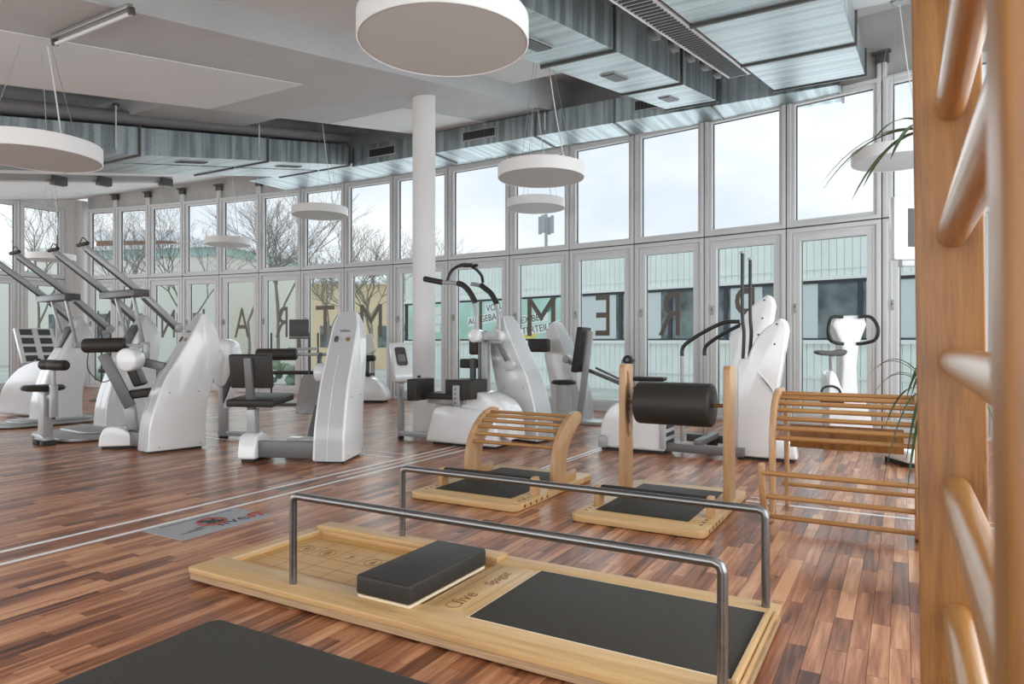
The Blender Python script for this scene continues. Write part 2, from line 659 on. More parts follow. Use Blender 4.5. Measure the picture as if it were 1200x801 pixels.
def window_unit(n, a, b, letter=None, handle=True):
    """one bay: fixed upper light, door-height lower light; a = right end, b = left end seen from inside"""
    a, b = Vector((*a, 0)), Vector((*b, 0))
    w = (a - b).length
    ang = math.degrees(math.atan2(a.y - b.y, a.x - b.x))
    root = bpy.data.objects.new('window_%d' % n, None)
    COL.objects.link(root)
    root.location = b
    root.rotation_euler = (0, 0, R(ang))
    struct(root)
    g = 0.008
    # local: x along the bay, -y into the room
    MB().ring(g, w - g, Z_TR + g, Z_HEAD, 0.055, -0.05, 0.06).build('window_frame', 'frame', root, 0.006)
    MB().ring(g + 0.055, w - g - 0.055, Z_TR + g + 0.055, Z_HEAD - 0.055, 0.045, -0.02, 0.09).build('sash', 'frame', root, 0.006)
    MB().ring(0.105, w - 0.105, Z_TR + 0.105, Z_HEAD - 0.097, 0.012, 0.04, 0.07).build('gasket', 'gasket', root, smooth=0)
    MB().box(0.11, w - 0.11, 0.055, 0.063, Z_TR + 0.11, Z_HEAD - 0.1).build('pane', 'pane_clear', root, smooth=0)
    MB().ring(g, w - g, 0.0, Z_TR - g, 0.06, -0.05, 0.06).build('window_frame', 'frame', root, 0.006)
    MB().ring(g + 0.06, w - g - 0.06, 0.06, Z_TR - g - 0.06, 0.115, -0.025, 0.09).build('sash', 'frame', root, 0.008)
    MB().ring(g + 0.085, w - g - 0.085, 0.09, Z_TR - g - 0.085, 0.02, -0.034, 0.0).build('bead', 'frame', root, 0.005)
    MB().ring(0.176, w - 0.176, 0.168, Z_TR - 0.176, 0.012, 0.04, 0.07).build('gasket', 'gasket', root, smooth=0)
    pane = MB().box(0.18, w - 0.18, 0.055, 0.063, 0.172, Z_TR - 0.18).build('pane', 'pane_green', root, smooth=0)
    MB().box(0.0, w, -0.038, 0.05, Z_TR - 0.008, Z_TR + 0.008).build('transom_joint', 'gasket', root, smooth=0)
    if handle:
        h = MB().box(0.105, 0.135, -0.05, -0.025, 1.55, 1.68).build('lock_plate', 'silver_paint', root, 0.004)
        MB().cyl((0.12, -0.06, 1.63), (0.12, -0.05, 1.63), 0.009, 10).build('lock_cylinder', 'gasket', h)
    if letter:
        M = Matrix.Translation((w / 2, 0.05, 1.555)) @ Matrix.Rotation(R(90), 4, 'X') @ Matrix.Scale(-1, 4, (1, 0, 0)) @ Matrix.Scale(0.92 if letter in 'MT' else 0.68, 4, (1, 0, 0))
        lo = text_part(letter, 1.0, 'letter', pane, M, 'letter', 0.001)
        lo['label'] = 'dark letter %s, mirrored, stuck on the glass' % letter


for i in range(len(mull) - 1):
    window_unit(i + 1, mull[i], mull[i + 1], LETTERS.get(i + 1))
tn = 100
for i, (x, y) in enumerate(mull[:-1]):
    d = Vector((FAC[0] - x, FAC[1] - y, 0)).normalized()
    ang = math.atan2(d.y, d.x) + math.pi / 2
    o = MB().box(-0.009, 0.009, -0.036, 0.08, 0, 4.51).build('trim_%d' % (tn + i), 'gasket', None, smooth=0, loc=(x, y, 0), rot=(0, 0, ang))
    MB().box(-0.055, -0.005, -0.06, 0.0, 4.51, 4.74).build('mullion_head', 'frame', o, 0.004)
    MB().box(0.005, 0.055, -0.06, 0.0, 4.51, 4.74).build('mullion_head', 'frame', o, 0.004)
    struct(o)
    if 2 <= i:
        br = MB().box(-0.075, 0.075, -0.085, 0.0, 4.69, 4.80).box(-0.11, 0.11, -0.12, -0.04, 4.80, 4.83).build('mullion_bracket', 'dark_grey', o, 0.004)
        br['label'] = 'dark steel bracket at the mullion head'

# wall above the windows, following the arc
wb = MB()
for i in range(len(mull) - 1):
    (x0, y0), (x1, y1) = mull[i], mull[i + 1]
    wb.add([(x0, y0, Z_HEAD - 0.01), (x1, y1, Z_HEAD - 0.01), (x1, y1, 5.9), (x0, y0, 5.9), (x0, y0 + 0.2, Z_HEAD - 0.01), (x1, y1 + 0.2, Z_HEAD - 0.01), (x1, y1 + 0.2, 5.9), (x0, y0 + 0.2, 5.9)],
           [(0, 1, 2, 3), (7, 6, 5, 4), (0, 4, 5, 1)])
struct(wb.build('wall_front', 'concrete', smooth=0))

# left wall with its own windows
struct(MB().box(X_L - 0.2, X_L, 9.35, 9.75, 0, 5.4).build('wall_left', 'wall_white', smooth=0))
struct(MB().box(X_L - 0.2, X_L, Y_B, 9.35, 4.515, 5.4).box(X_L - 0.2, X_L, Y_B, 5.35, 0, 4.515).build('wall_left_head', 'wall_white', smooth=0))
ly = [9.35, 8.35, 7.35, 6.35, 5.35]
for i in range(4):
    window_unit(40 + i, (X_L + 0.02, ly[i]), (X_L + 0.02, ly[i + 1]), None, False)
struct(MB().box(X_L, -18.08, 9.62, 9.78, 0, 4.74).build('trim_130', 'frame', None, 0.01))
# right and back walls
struct(MB().box(X_R, X_R + 0.2, Y_B, 9.3, 0, 5.4).build('wall_right', 'wall_white', smooth=0))
struct(MB().box(X_L, X_R, Y_B - 0.2, Y_B, 0, 2.7).build('wall_back', 'wall_white', smooth=0))

# ceiling: sloping slab with lower beams --------------------------------------
cl = MB()


def slab(mb, x0, x1, y0, y1, off, th=0.06):
    z0, z1 = z_beam(y0) + off, z_beam(y1) + off
    mb.add([(x0, y0, z0), (x1, y0, z0), (x1, y1, z1), (x0, y1, z1), (x0, y0, z0 + th), (x1, y0, z0 + th), (x1, y1, z1 + th), (x0, y1, z1 + th)],
           [(0, 1, 2, 3), (4, 5, 6, 7), (0, 1, 5, 4), (1, 2, 6, 5), (2, 3, 7, 6), (3, 0, 4, 7)])


slab(cl, -4.98, X_R, Y_B, 8.5, 0.25)
slab(cl, -4.98, X_R, 8.4, 11.3, 0.50)
slab(cl, -18.6, -7.4, Y_B, 11.3, 0.45)
struct(cl.build('ceiling', 'ceiling_white', smooth=0))


def beam(name, x0, x1, y0, y1, h=0.36, m='plaster', off=0.0):
    mb = MB()
    slab(mb, x0, x1, y0, y1, off, h)
    return struct(mb.build(name, m, smooth=0))


beam('ceiling_beam', -7.45, -4.85, Y_B, 11.2, 0.70)
beam('ceiling_panel', -7.40, -5.80, Y_B, 5.45, 0.02, 'ceiling_white', -0.008)
beam('ceiling_panel', -7.42, -6.05, 7.50, 10.6, 0.02, 'ceiling_white', -0.008)
beam('ceiling_beam', -18.4, -7.45, 5.45, 7.3, 0.3, 'plaster', 0.2)
beam('ceiling_beam', -18.4, -11.2, 0.0, 10.6, 0.5, 'ceiling_white', -0.02)

# round column
struct(MB().cyl((-5.43, 7.18, 0), (-5.43, 7.18, z_beam(7.18) + 0.06), 0.148, 40).build('column', 'wall_white'))

# ------------------------------------------------------------------ ducts, lamps and services under the ceiling
def duct(label, x0, x1, ys, m='zinc_y', h=0.37, vents=(), group=None, dark_joint=True, vx=None):
    """rectangular duct following the roof slope, in segments with flanges; ys = segment ends"""
    root = thing('air_duct', label, 'duct', ((x0 + x1) / 2, ys[0], z_duct(ys[0])), group=group)
    ox, oy, oz = root.location
    for a, b in zip(ys[:-1], ys[1:]):
        za, zb = z_duct(a) - oz, z_duct(b) - oz
        mb = MB()
        A, B = a - oy + 0.012, b - oy - 0.012
        X0, X1 = x0 - ox, x1 - ox
        mb.add([(X0, A, za), (X1, A, za), (X1, B, zb), (X0, B, zb), (X0, A, za + h), (X1, A, za + h), (X1, B, zb + h), (X0, B, zb + h)],
               [(3, 2, 1, 0), (4, 5, 6, 7), (0, 1, 5, 4), (1, 2, 6, 5), (2, 3, 7, 6), (3, 0, 4, 7)])
        mb.build('duct_segment', m, root, smooth=0)
    for b in ys:
        z = z_duct(b) - oz
        fl = MB().ring(x0 - ox - 0.022, x1 - ox + 0.022, z - 0.022, z + h + 0.022, 0.026, b - oy - 0.014, b - oy + 0.014)
        fl.build('flange', 'mid_grey' if not dark_joint else 'dark_grey', root, smooth=0)
    for y, wx, ly in vents:
        z = z_duct(y) - oz
        c = ((vx if vx is not None else (x0 + x1) / 2)) - ox
        v = MB()
        v.box(c - wx / 2, c + wx / 2, -ly / 2, ly / 2, -0.012, 0.0)
        vo = v.build('vent_grille', 'silver_paint', root, smooth=0, loc=(0, y - oy, z), rot=(math.atan(0.19), 0, 0))
        MB().box(c - wx / 2 + 0.01, c + wx / 2 - 0.01, -ly / 2 + 0.01, ly / 2 - 0.01, -0.020, -0.011).build('grille_opening', 'black', vo, smooth=0)
        for k in range(5):
            xx = c - wx / 2 + 0.02 + (wx - 0.04) * (k + 0.5) / 5
            MB().box(xx - 0.003, xx + 0.003, -ly / 2 + 0.012, ly / 2 - 0.012, -0.023, -0.019).build('grille_bar', 'dark_grey', vo, smooth=0)
    return root


duct('galvanized square duct running from above the round lamp towards the windows', -2.9, -2.2, [1.2, 3.45, 5.65, 7.75, 9.5], vents=[(4.9, 0.16, 0.42), (6.7, 0.16, 0.42), (8.6, 0.16, 0.42)], vx=-2.6)
duct('wide shiny ribbed duct nearest the wooden wall bars', -1.45, -0.4, [1.4, 3.4, 5.44, 7.42, 9.45], h=0.3, dark_joint=True)
duct('galvanized duct above the left lamp, sloping up to the window duct', -9.75, -9.0, [1.0, 3.3, 5.54, 7.7, 9.6], vents=[(4.8, 0.14, 0.5), (6.6, 0.14, 0.5), (8.5, 0.14, 0.5)], vx=-9.4)
duct('flat shiny duct along the far side of the left duct', -10.85, -9.85, [1.0, 3.3, 5.54, 7.7, 9.6], h=0.12)

# duct along the window front
root = thing('air_duct', 'straight galvanized duct with side grilles along the top of the windows', 'duct', (-9.0, 9.66, 4.44))
xs = [0.0, 1.9, 3.9, 5.25, 6.7, 8.3]
for a, b in zip(xs[:-1], xs[1:]):
    MB().box(a + 0.01, b - 0.01, 0, 0.7, 0, 0.36).build('duct_segment', 'zinc_x', root, smooth=0)
    MB().prism([(-0.02, -0.02), (0.72, -0.02), (0.72, 0.38), (-0.02, 0.38)], b - 0.015, b + 0.015, 'x').build('flange', 'mid_grey', root, smooth=0)
for c, w in ((0.75, 0.62), (2.85, 0.66), (5.95, 0.78)):
    v = MB().box(c - w / 2, c + w / 2, -0.02, 0.0, 0.1, 0.27).build('side_grille', 'silver_paint', root, 0.003)
    MB().box(c - w / 2 + 0.02, c + w / 2 - 0.02, -0.023, -0.018, 0.12, 0.25).build('grille_opening', 'black', v, smooth=0)
    for k in range(14):
        xx = c - w / 2 + 0.03 + (w - 0.06) * (k + 0.5) / 14
        MB().box(xx - 0.004, xx + 0.004, -0.028, -0.022, 0.12, 0.25).build('grille_bar', 'dark_grey', v, smooth=0)
# sheet between that duct and the curved front
sh = MB()
n = 24
for k in range(n):
    xa, xb = -11.8 + 11.3 * k / n, -11.8 + 11.3 * (k + 1) / n
    ya, yb = fac_y(xa) - 0.12, fac_y(xb) - 0.12
    y0 = 10.34 if -9.0 <= xa < -0.72 else 9.62
    if ya > y0 + 0.02 and yb > y0 + 0.02:
        sh.add([(xa, y0, 4.50), (xb, y0, 4.50), (xb, yb, 4.50), (xa, ya, 4.50), (xa, y0, 4.53), (xb, y0, 4.53), (xb, yb, 4.53), (xa, ya, 4.53)], [(3, 2, 1, 0), (4, 5, 6, 7), (0, 1, 5, 4), (1, 2, 6, 5), (2, 3, 7, 6), (3, 0, 4, 7)])
o = sh.build('cover_sheet', 'zinc_x', smooth=0)
tag(o, 'bright zinc sheet closing the gap between window duct and curved glazing', 'metal sheet')

# dark pipes above the left duct
for dx, dz, r, lab in ((0.25, 0.52, 0.09, 'dark insulated pipe lying right above the left duct'), (-0.25, 0.60, 0.12, 'thicker dark pipe behind the one above the left duct')):
    o = MB().tube([(-9.4 + dx, y, z_duct(y) + dz) for y in (0.5, 9.7)], r, 16).build('ceiling_pipe', 'pipe_dark')
    tag(o, lab, 'pipe')

# rods that carry the ducts
for i, (x, y, lab) in enumerate(((-8.96, 5.2, 'thin white hanger rod on the left duct near the first flange'), (-8.96, 7.5, 'thin white hanger rod on the left duct near the second flange'),
                                 (-4.9, 9.62, 'short white hanger rod on the window duct right of the column'))):
    t = thing('duct_hanger', lab, 'rod', (x, y, z_duct(y) + 0.05 if i < 2 else 4.5))
    L_ = (z_beam(y) + (0.3 if i < 2 else -0.02)) - t.location.z
    MB().cyl((0, 0, 0), (0, 0, L_), 0.009, 8).build('rod', 'cable_white', t)
    MB().cyl((0, 0, L_ - 0.02), (0, 0, L_), 0.04, 12).build('anchor_plate', 'dark_grey', t)

# perforated cable tray beside the wide duct
root = thing('cable_tray', 'white perforated cable tray hanging beside the wide ribbed duct', 'cable tray', (-1.62, 3.0, z_duct(3.0) + 0.02))
L_ = 5.1
sl = 0.19
MB().add([(-0.12, 0, 0), (0.12, 0, 0), (0.12, L_, L_ * sl), (-0.12, L_, L_ * sl), (-0.12, 0, 0.008), (0.12, 0, 0.008), (0.12, L_, L_ * sl + 0.008), (-0.12, L_, L_ * sl + 0.008)],
         [(3, 2, 1, 0), (4, 5, 6, 7), (0, 1, 5, 4), (1, 2, 6, 5), (2, 3, 7, 6), (3, 0, 4, 7)]).build('tray_bottom', 'silver_paint', root, smooth=0)
for s_ in (-0.12, 0.12):
    MB().bar((s_, 0, 0.03), (s_, L_, L_ * sl + 0.03), 0.006, 0.07).build('tray_side', 'cable_white', root, smooth=0)
for k in range(60):
    y = 0.05 + k * 0.084
    MB().box(-0.095, 0.095, y, y + 0.03, y * sl - 0.004, y * sl + 0.004).build('slot', 'gasket', root, smooth=0)
for k in range(5):
    y = 2.4 + k * 0.55
    MB().box(-0.19, -0.125, y, y + 0.16, y * sl - 0.02, y * sl + 0.05).build('driver_box', 'dark_grey', root, 0.008)


def lamp(x, y, z, label, D=0.9, t=0.13, wires=True):
    root = thing('pendant_lamp', label, 'lamp', (x, y, z), group='round white pendant lamps')
    r = D / 2
    MB().lathe([(r - 0.012, 0.006), (r - 0.004, 0.0), (r, 0.004), (r, t - 0.004), (r - 0.004, t), (0.02, t)], 64).build('drum', 'lamp_white', root)
    MB().lathe([(0.01, 0.003), (r - 0.012, 0.003), (r - 0.012, 0.012), (0.01, 0.012)], 64).build('diffuser', 'lamp_diffuser', root)
    if wires:
        zc = z_beam(y) + (0.25 if x > -4.85 or x < -6 else 0) - z
        wr = MB()
        for k in range(3):
            a = 2 * math.pi * k / 3 + 0.4
            MB().tube([(r * 0.75 * math.cos(a), r * 0.75 * math.sin(a), t), (0.04 * math.cos(a), 0.04 * math.sin(a), zc)], 0.0022, 5).build('suspension_wire', 'wire', root)
            MB().cyl((r * 0.75 * math.cos(a), r * 0.75 * math.sin(a), t), (r * 0.75 * math.cos(a), r * 0.75 * math.sin(a), t + 0.03), 0.006, 8).build('wire_grip', 'dark_grey', root)
        MB().tube(smooth_curve([(0.25, 0.05, t), (0.12, 0.06, zc * 0.5), (0.02, 0.02, zc)], 5), 0.006, 6).build('power_cable', 'cable_white', root)
        MB().lathe([(0.06, zc - 0.03), (0.06, zc), (0.01, zc)], 20).build('ceiling_rose', 'wire', root)


def at(u, d, z):                             # floor position from a viewing direction and a depth
    s, c = math.sin(R(YAW)), math.cos(R(YAW))
    a = (u - 600) / 800
    return ((c * a - s) * d, (s * a + c) * d, z)


lamp(*at(519.5, 3.60, 2.72), 'largest white drum lamp, cut off by the top edge, above the column')
lamp(*at(45, 5.5, 2.62), 'white drum lamp at the left edge in front of the left duct')
lamp(*at(375, 11.2, 3.22), 'white drum lamp hanging left of the column before the windows')
lamp(*at(634, 7.1, 2.85), 'white drum lamp right of the column, upper of the two overlapping')
lamp(*at(628, 10.6, 3.22), 'white drum lamp right of the column, lower of the two overlapping')
lamp(*at(267.5, 14.1, 3.15), 'small far white drum lamp low before the windows above the left machines')
lamp(*at(1051, 7.4, 3.10), 'white drum lamp half hidden by palm leaves and the wall bars')
lamp(*at(60, 14.4, 2.87), 'farthest white drum lamp at the left wall behind the long machine arms')

# fluorescent tube fitting under the beam
root = thing('fluorescent_light', 'bare fluorescent tube fitting under the wide beam at the top left', 'light', (-5.19, 2.83, z_beam(2.83) - 0.06), rz=0)
MB().box(-0.5, 0.5, -0.022, 0.022, 0.025, 0.055).build('housing', 'wire', root, 0.004)
MB().cyl((-0.5, 0, -0.01), (0.5, 0, -0.01), 0.014, 12).build('tube', 'cable_white', root)
for s_ in (-0.5, 0.5):
    MB().box(s_ - 0.015, s_ + 0.015, -0.022, 0.022, -0.022, 0.03).build('end_cap', 'dark_grey', root, 0.003)
root.rotation_euler = (R(10), 0, 0)

# light track with clamps at the far left
root = thing('light_track', 'long chrome light track with three black boxes at the far left ceiling', 'light track', (-13.2, 3.2, z_beam(3.2) - 0.2))
L_ = 5.6
for dz, m, r in ((0.03, 'wire', 0.03), (0.0, 'cable_white', 0.022)):
    MB().tube([(0, 0, dz), (0, L_, dz + L_ * sl)], r, 10).build('track_tube', m, root)
MB().bar((0.05, 0, 0.07), (0.05, L_, 0.07 + L_ * sl), 0.02, 0.09).build('track_profile', 'silver_paint', root, smooth=0)
for y in (3.4, 4.2, 5.45):
    MB().box(-0.02, 0.13, y - 0.12, y + 0.12, y * sl - 0.08, y * sl + 0.08).build('driver_box', 'dark_grey', root, 0.01)

# ------------------------------------------------------------------ wooden training furniture
def rounded(x0, x1, y0, y1, r, n=5):
    out = []
    for cx, cy, a0 in ((x1 - r, y0 + r, -90), (x1 - r, y1 - r, 0), (x0 + r, y1 - r, 90), (x0 + r, y0 + r, 180)):
        for k in range(n + 1):
            a = R(a0 + 90 * k / n)
            out.append((cx + r * math.cos(a), cy + r * math.sin(a)))
    return out


def engrave(parent, txt, size, x, y, z, rz=0, m='engraving', name='engraved_text'):
    return text_part(txt, size, m, parent, Matrix.Translation((x, y, z)) @ Matrix.Rotation(R(rz), 4, 'Z'), name, 0.0006)


# long platform with two steel rails
X0, X1, Y0, Y1 = -2.99, -0.43, 2.08, 3.0
pf = thing('balance_platform', 'long wooden training platform with two steel rails in the foreground', 'platform', ((X0 + X1) / 2, (Y0 + Y1) / 2, 0))
ox, oy = pf.location.x, pf.location.y
ax0, ax1, ay0, ay1 = X0 - ox, X1 - ox, Y0 - oy, Y1 - oy
T = 0.068
tx0, tx1, ty0, ty1 = -2.9 - ox, -1.72 - ox, 2.27 - oy, 2.86 - oy
MB().prism(rounded(ax0, ax1, ay0, ay1, 0.03), 0.012, 0.04, 'z').build('base_board', 'ply_edge', pf)
MB().prism(rounded(ax0, ax1, ay0, ty0, 0.012), 0.04, T, 'z').build('side_board', 'beech', pf, 0.003)
MB().prism(rounded(ax0, ax1, ty1, ay1, 0.012), 0.04, T, 'z').build('side_board', 'beech', pf, 0.003)
MB().box(ax0, tx0, ty0, ty1, 0.04, T).build('end_board', 'beech_y', pf, 0.002)
MB().box(tx0 - 0.012, tx0, ty0, ty1, T, T + 0.0015).build('edge_strip', 'ply_light', pf, smooth=0)
MB().box(tx1, -1.49 - ox, ty0, ty1, 0.04, T).build('cross_board', 'beech_y', pf, 0.002)
MB().box(-1.48 - ox, -0.475 - ox, ty0 - 0.02, ty1 + 0.01, 0.05, T + 0.004).build('mat_inlay', 'mat_vinyl', pf, 0.003)
MB().box(-1.488 - ox, -0.467 - ox, ty0 - 0.028, ty1 + 0.018, 0.05, T + 0.0012).build('mat_border', 'ply_light', pf, smooth=0)
tray = MB().box(tx0, tx1, ty0, ty1, 0.04, 0.046).build('tray_floor', 'tray_wood', pf, smooth=0)
# engraved grid and numbers in the tray
for k in range(7):
    x = tx0 + 0.06 + k * 0.155
    MB().box(x, x + 0.003, ty0 + 0.05, ty1 - 0.05, 0.046, 0.0464).build('grid_line', 'engraving', tray, smooth=0)
for k in range(5):
    y = ty0 + 0.06 + k * 0.115
    MB().box(tx0 + 0.06, tx0 + 0.06 + 6 * 0.155, y, y + 0.003, 0.046, 0.0464).build('grid_line', 'engraving', tray, smooth=0)
for k, d in enumerate('98765'):
    cx, cy = tx0 + 0.137 + k * 0.155, ty0 + 0.35
    engrave(tray, d, 0.07, cx, cy, 0.0466, 0)
    if k not in (2,):
        MB().tube([(cx + 0.045 * math.cos(R(a)), cy + 0.045 * math.sin(R(a)), 0.0466) for a in range(0, 361, 20)], 0.0016, 4, False).build('engraved_ring', 'engraving', tray)
# engraved marks on the cross board
cb = -1.605 - ox
engrave(pf, 'five', 0.095, cb, 2.41 - oy, T + 0.0004, 90)
MB().tube([(cb + 0.032 * math.cos(R(a)), 2.325 - oy + 0.032 * math.sin(R(a)), T + 0.0005) for a in range(0, 361, 20)], 0.002, 4, False).build('engraved_ring', 'engraving', pf)
engrave(pf, 'Spagat', 0.07, cb, 2.68 - oy, T + 0.0004, 90)
for x in (cb - 0.07, cb + 0.07):
    MB().box(x, x + 0.002, ty0 + 0.02, ty1 - 0.02, T, T + 0.0005).build('engraved_line', 'engraving', pf, smooth=0)
# raised battens
MB().box(-2.93 - ox, -1.72 - ox, 2.862 - oy, 2.965 - oy, T, 0.094).build('back_batten', 'beech', pf, 0.004)
MB().box(-0.468 - ox, -0.448 - ox, 2.2 - oy, 2.87 - oy, T, 0.092).build('end_batten', 'beech_y', pf, 0.003)
MB().box(-0.444 - ox, -0.432 - ox, 2.15 - oy, 2.9 - oy, T - 0.012, T + 0.006).build('end_batten', 'beech_y', pf, 0.003)
# rails
for y in (2.17, 2.94):
    rl = []
    xa, xb, zt, rr = -2.37 - ox, -0.485 - ox, 0.462, 0.045
    pts = [(xa, y - oy, T), (xa, y - oy, zt - 0.03), (xa + 0.008, y - oy, zt - 0.008), (xa + 0.03, y - oy, zt), (xb - 0.03, y - oy, zt), (xb - 0.008, y - oy, zt - 0.008), (xb, y - oy, zt - 0.03), (xb, y - oy, T)]
    MB().tube(pts, 0.0172, 16).build('steel_rail', 'steel', pf, smooth=50)

# padded block on the platform
cu = thing('padded_block', 'flat black padded block lying across the wooden platform', 'cushion', (-1.87, 2.48, 0.094))
cu.location.z = 0.069
MB().prism(rounded(-0.142, 0.142, -0.29, 0.29, 0.012), 0.0, 0.022, 'z').warp(lambda x, y, z: (x, y, z * 0.6)).build('base_board', 'ply_light', cu, 0.003)
MB().prism(rounded(-0.145, 0.145, -0.295, 0.295, 0.015), 0.015, 0.096, 'z').build('cushion', 'pad', cu, 0.012, 3)

# dark mat at the bottom edge
o = MB().prism(rounded(-2.40, -0.75, 0.35, 1.80, 0.05), 0.002, 0.04, 'z').build('exercise_mat', 'mat_vinyl', None, 0.01, 3)
tag(o, 'thick dark exercise mat lying at the bottom edge of the picture', 'mat')

# logo plate in the floor
pl = thing('floor_plate', 'silver logo plate set into the parquet beside the metal strips', 'floor plate', (-3.83, 2.815, 0.0))
MB().box(-0.19, 0.21, -0.33, 0.33, -0.004, 0.0028).build('plate', 'plate_alu', pl, smooth=0)
text_part('five', 0.17, 'print_dark', pl, Matrix.Translation((0.09, 0.10, 0.0032)) @ Matrix.Rotation(R(-90), 4, 'Z') @ Matrix.Scale(-1, 4, (1, 0, 0)) @ Matrix.Rotation(R(180), 4, 'Z') @ Matrix.Scale(-1, 4, (1, 0, 0)), 'lettering', 0.0002)
MB().tube([(0.10 + 0.045 * math.cos(R(a)), 0.275 + 0.045 * math.sin(R(a)), 0.0034) for a in range(20, 340, 20)], 0.009, 6).build('logo_ring', 'print_red', pl)
MB().tube([(0.0 + 0.085 * math.cos(R(a)), 0.02 + 0.085 * math.sin(R(a)), 0.0034) for a in range(0, 361, 15)], 0.008, 6, False).build('logo_ring', 'print_red', pl)
MB().tube(smooth_curve([(-0.05, -0.03, 0.0034), (0.0, 0.03, 0.0034), (0.05, 0.07, 0.0034)], 4), 0.01, 6).build('logo_figure', 'print_dark', pl)
MB().tube(smooth_curve([(-0.04, 0.06, 0.0034), (0.01, 0.01, 0.0034), (0.04, -0.04, 0.0034)], 4), 0.01, 6).build('logo_figure', 'print_dark', pl)
for x, ya, yb in ((-0.145, -0.24, 0.28), (0.10, -0.26, -0.10), (0.075, -0.2, -0.1), (0.055, -0.14, -0.05)):
    MB().box(x - 0.005, x + 0.005, ya, yb, 0.0028, 0.0032).build('printed_line', 'print_dark', pl, smooth=0)


def base_board(root, w, l, holes=True):
    """wooden floor board of the arch bench and of the roller stand; near edge at y=0"""
    MB().prism(rounded(0, w, 0, l, 0.05), 0.004, 0.05, 'z').build('base_board', 'beech', root, 0.004)
    MB().prism(rounded(0.11, w - 0.14, 0.17, l - 0.14, 0.008), 0.05, 0.0535, 'z').build('mat_inlay', 'mat_vinyl', root, 0.002)
    if holes:
        for k in range(5):
            MB().cyl((w - 0.002, 0.12 + k * 0.085, 0.025), (w + 0.0012, 0.12 + k * 0.085, 0.025), 0.011, 10).build('peg_hole', 'black', root)
        for k in range(3):
            for x in (0.055, w - 0.055):
                MB().cyl((x, 0.14 + k * 0.065, 0.049), (x, 0.14 + k * 0.065, 0.0512), 0.012, 10).build('peg_hole', 'black', root)


def foot_roller(root, w, y):
    for x in (0.035, w - 0.07):
        MB().prism([(y - 0.045, 0.05), (y + 0.045, 0.05), (y + 0.045, 0.155), (y + 0.03, 0.18), (y - 0.03, 0.18), (y - 0.045, 0.155)], x, x + 0.04, 'x').build('roller_post', 'beech_z', root, 0.006)
    MB().capsule((0.075, y, 0.145), (w - 0.07, y, 0.145), 0.036, 16).build('foot_roller', 'pad', root)


# arch bench with rungs
ab = thing('arch_bench', 'wooden arch bench with curved sides, six rungs and low base board', 'training bench', (-3.157, 3.99, 0))
W_, L_ = 0.91, 1.30
base_board(ab, W_, L_)
foot_roller(ab, W_, 0.36)
side = smooth_curve([(0.66, 0.05), (0.66, 0.19), (0.685, 0.30), (0.745, 0.41), (0.84, 0.50), (0.96, 0.565), (1.08, 0.588), (1.15, 0.57)], 4) + smooth_curve([(1.165, 0.545), (1.15, 0.50), (1.07, 0.455), (0.96, 0.37), (0.885, 0.26), (0.86, 0.15)], 4) + [(0.885, 0.118), (0.93, 0.11), (1.06, 0.125), (1.06, 0.05)]
for x in (0.045, 0.83):
    MB().prism(side, x, x + 0.042, 'x').build('curved_side', 'beech_z', ab, 0.006)
for y, z in ((1.025, 0.552), (0.955, 0.527), (0.885, 0.492), (0.825, 0.449), (0.778, 0.395), (0.742, 0.335)):
    MB().cyl((0.07, y, z), (0.85, y, z), 0.0145, 12).build('rung', 'beech_rung', ab)

# stand with the big roller
rs = thing('roller_stand', 'wooden stand with two notched posts holding a big black roller', 'training stand', (-1.855, 3.99, 0))
W_, L_ = 0.86, 1.26
base_board(rs, W_, L_)
foot_roller(rs, W_, 0.36)
for x, s_ in ((0.03, 1), (0.785, -1)):
    po = MB().prism([(0.80, 0.05), (0.97, 0.05), (0.97, 0.955), (0.95, 0.985), (0.82, 0.985), (0.80, 0.96)], x, x + 0.05, 'x').build('notched_post', 'beech_z', rs, 0.005)
    xi = x + 0.05 if s_ > 0 else x
    for k in range(5):
        z = 0.47 + k * 0.094
        MB().prism([(0.835, z), (0.865, z - 0.028), (0.905, z - 0.012), (0.882, z + 0.02), (0.87, z + 0.08), (0.835, z + 0.09)], xi - 0.004, xi + 0.0012, 'x').build('notch', 'engraving', po, smooth=0)
MB().cyl((0.05, 0.87, 0.705), (0.81, 0.87, 0.705), 0.014, 14).build('roller_axle', 'oak', rs)
MB().capsule((0.155, 0.87, 0.705), (0.705, 0.87, 0.705), 0.155, 40, 0.14).build('roller', 'pad', rs)

# slatted frame at the wall bars
sf = thing('slatted_frame', 'wooden slatted climbing frame with bent feet beside the wall bars', 'training frame', (-0.75, 4.2, 0))
W_ = 0.85


def band(pts, w):
    """outline of a bent strip of width w around a centre line (y, z)"""
    P = smooth_curve(pts, 5)
    A, B = [], []
    for i, p in enumerate(P):
        a, b = Vector(P[max(i - 1, 0)]), Vector(P[min(i + 1, len(P) - 1)])
        d = (b - a).normalized()
        n = Vector((-d.y, d.x)) * w / 2
        A.append(tuple(Vector(p) + n))
        B.append(tuple(Vector(p) - n))
    return A + B[::-1]


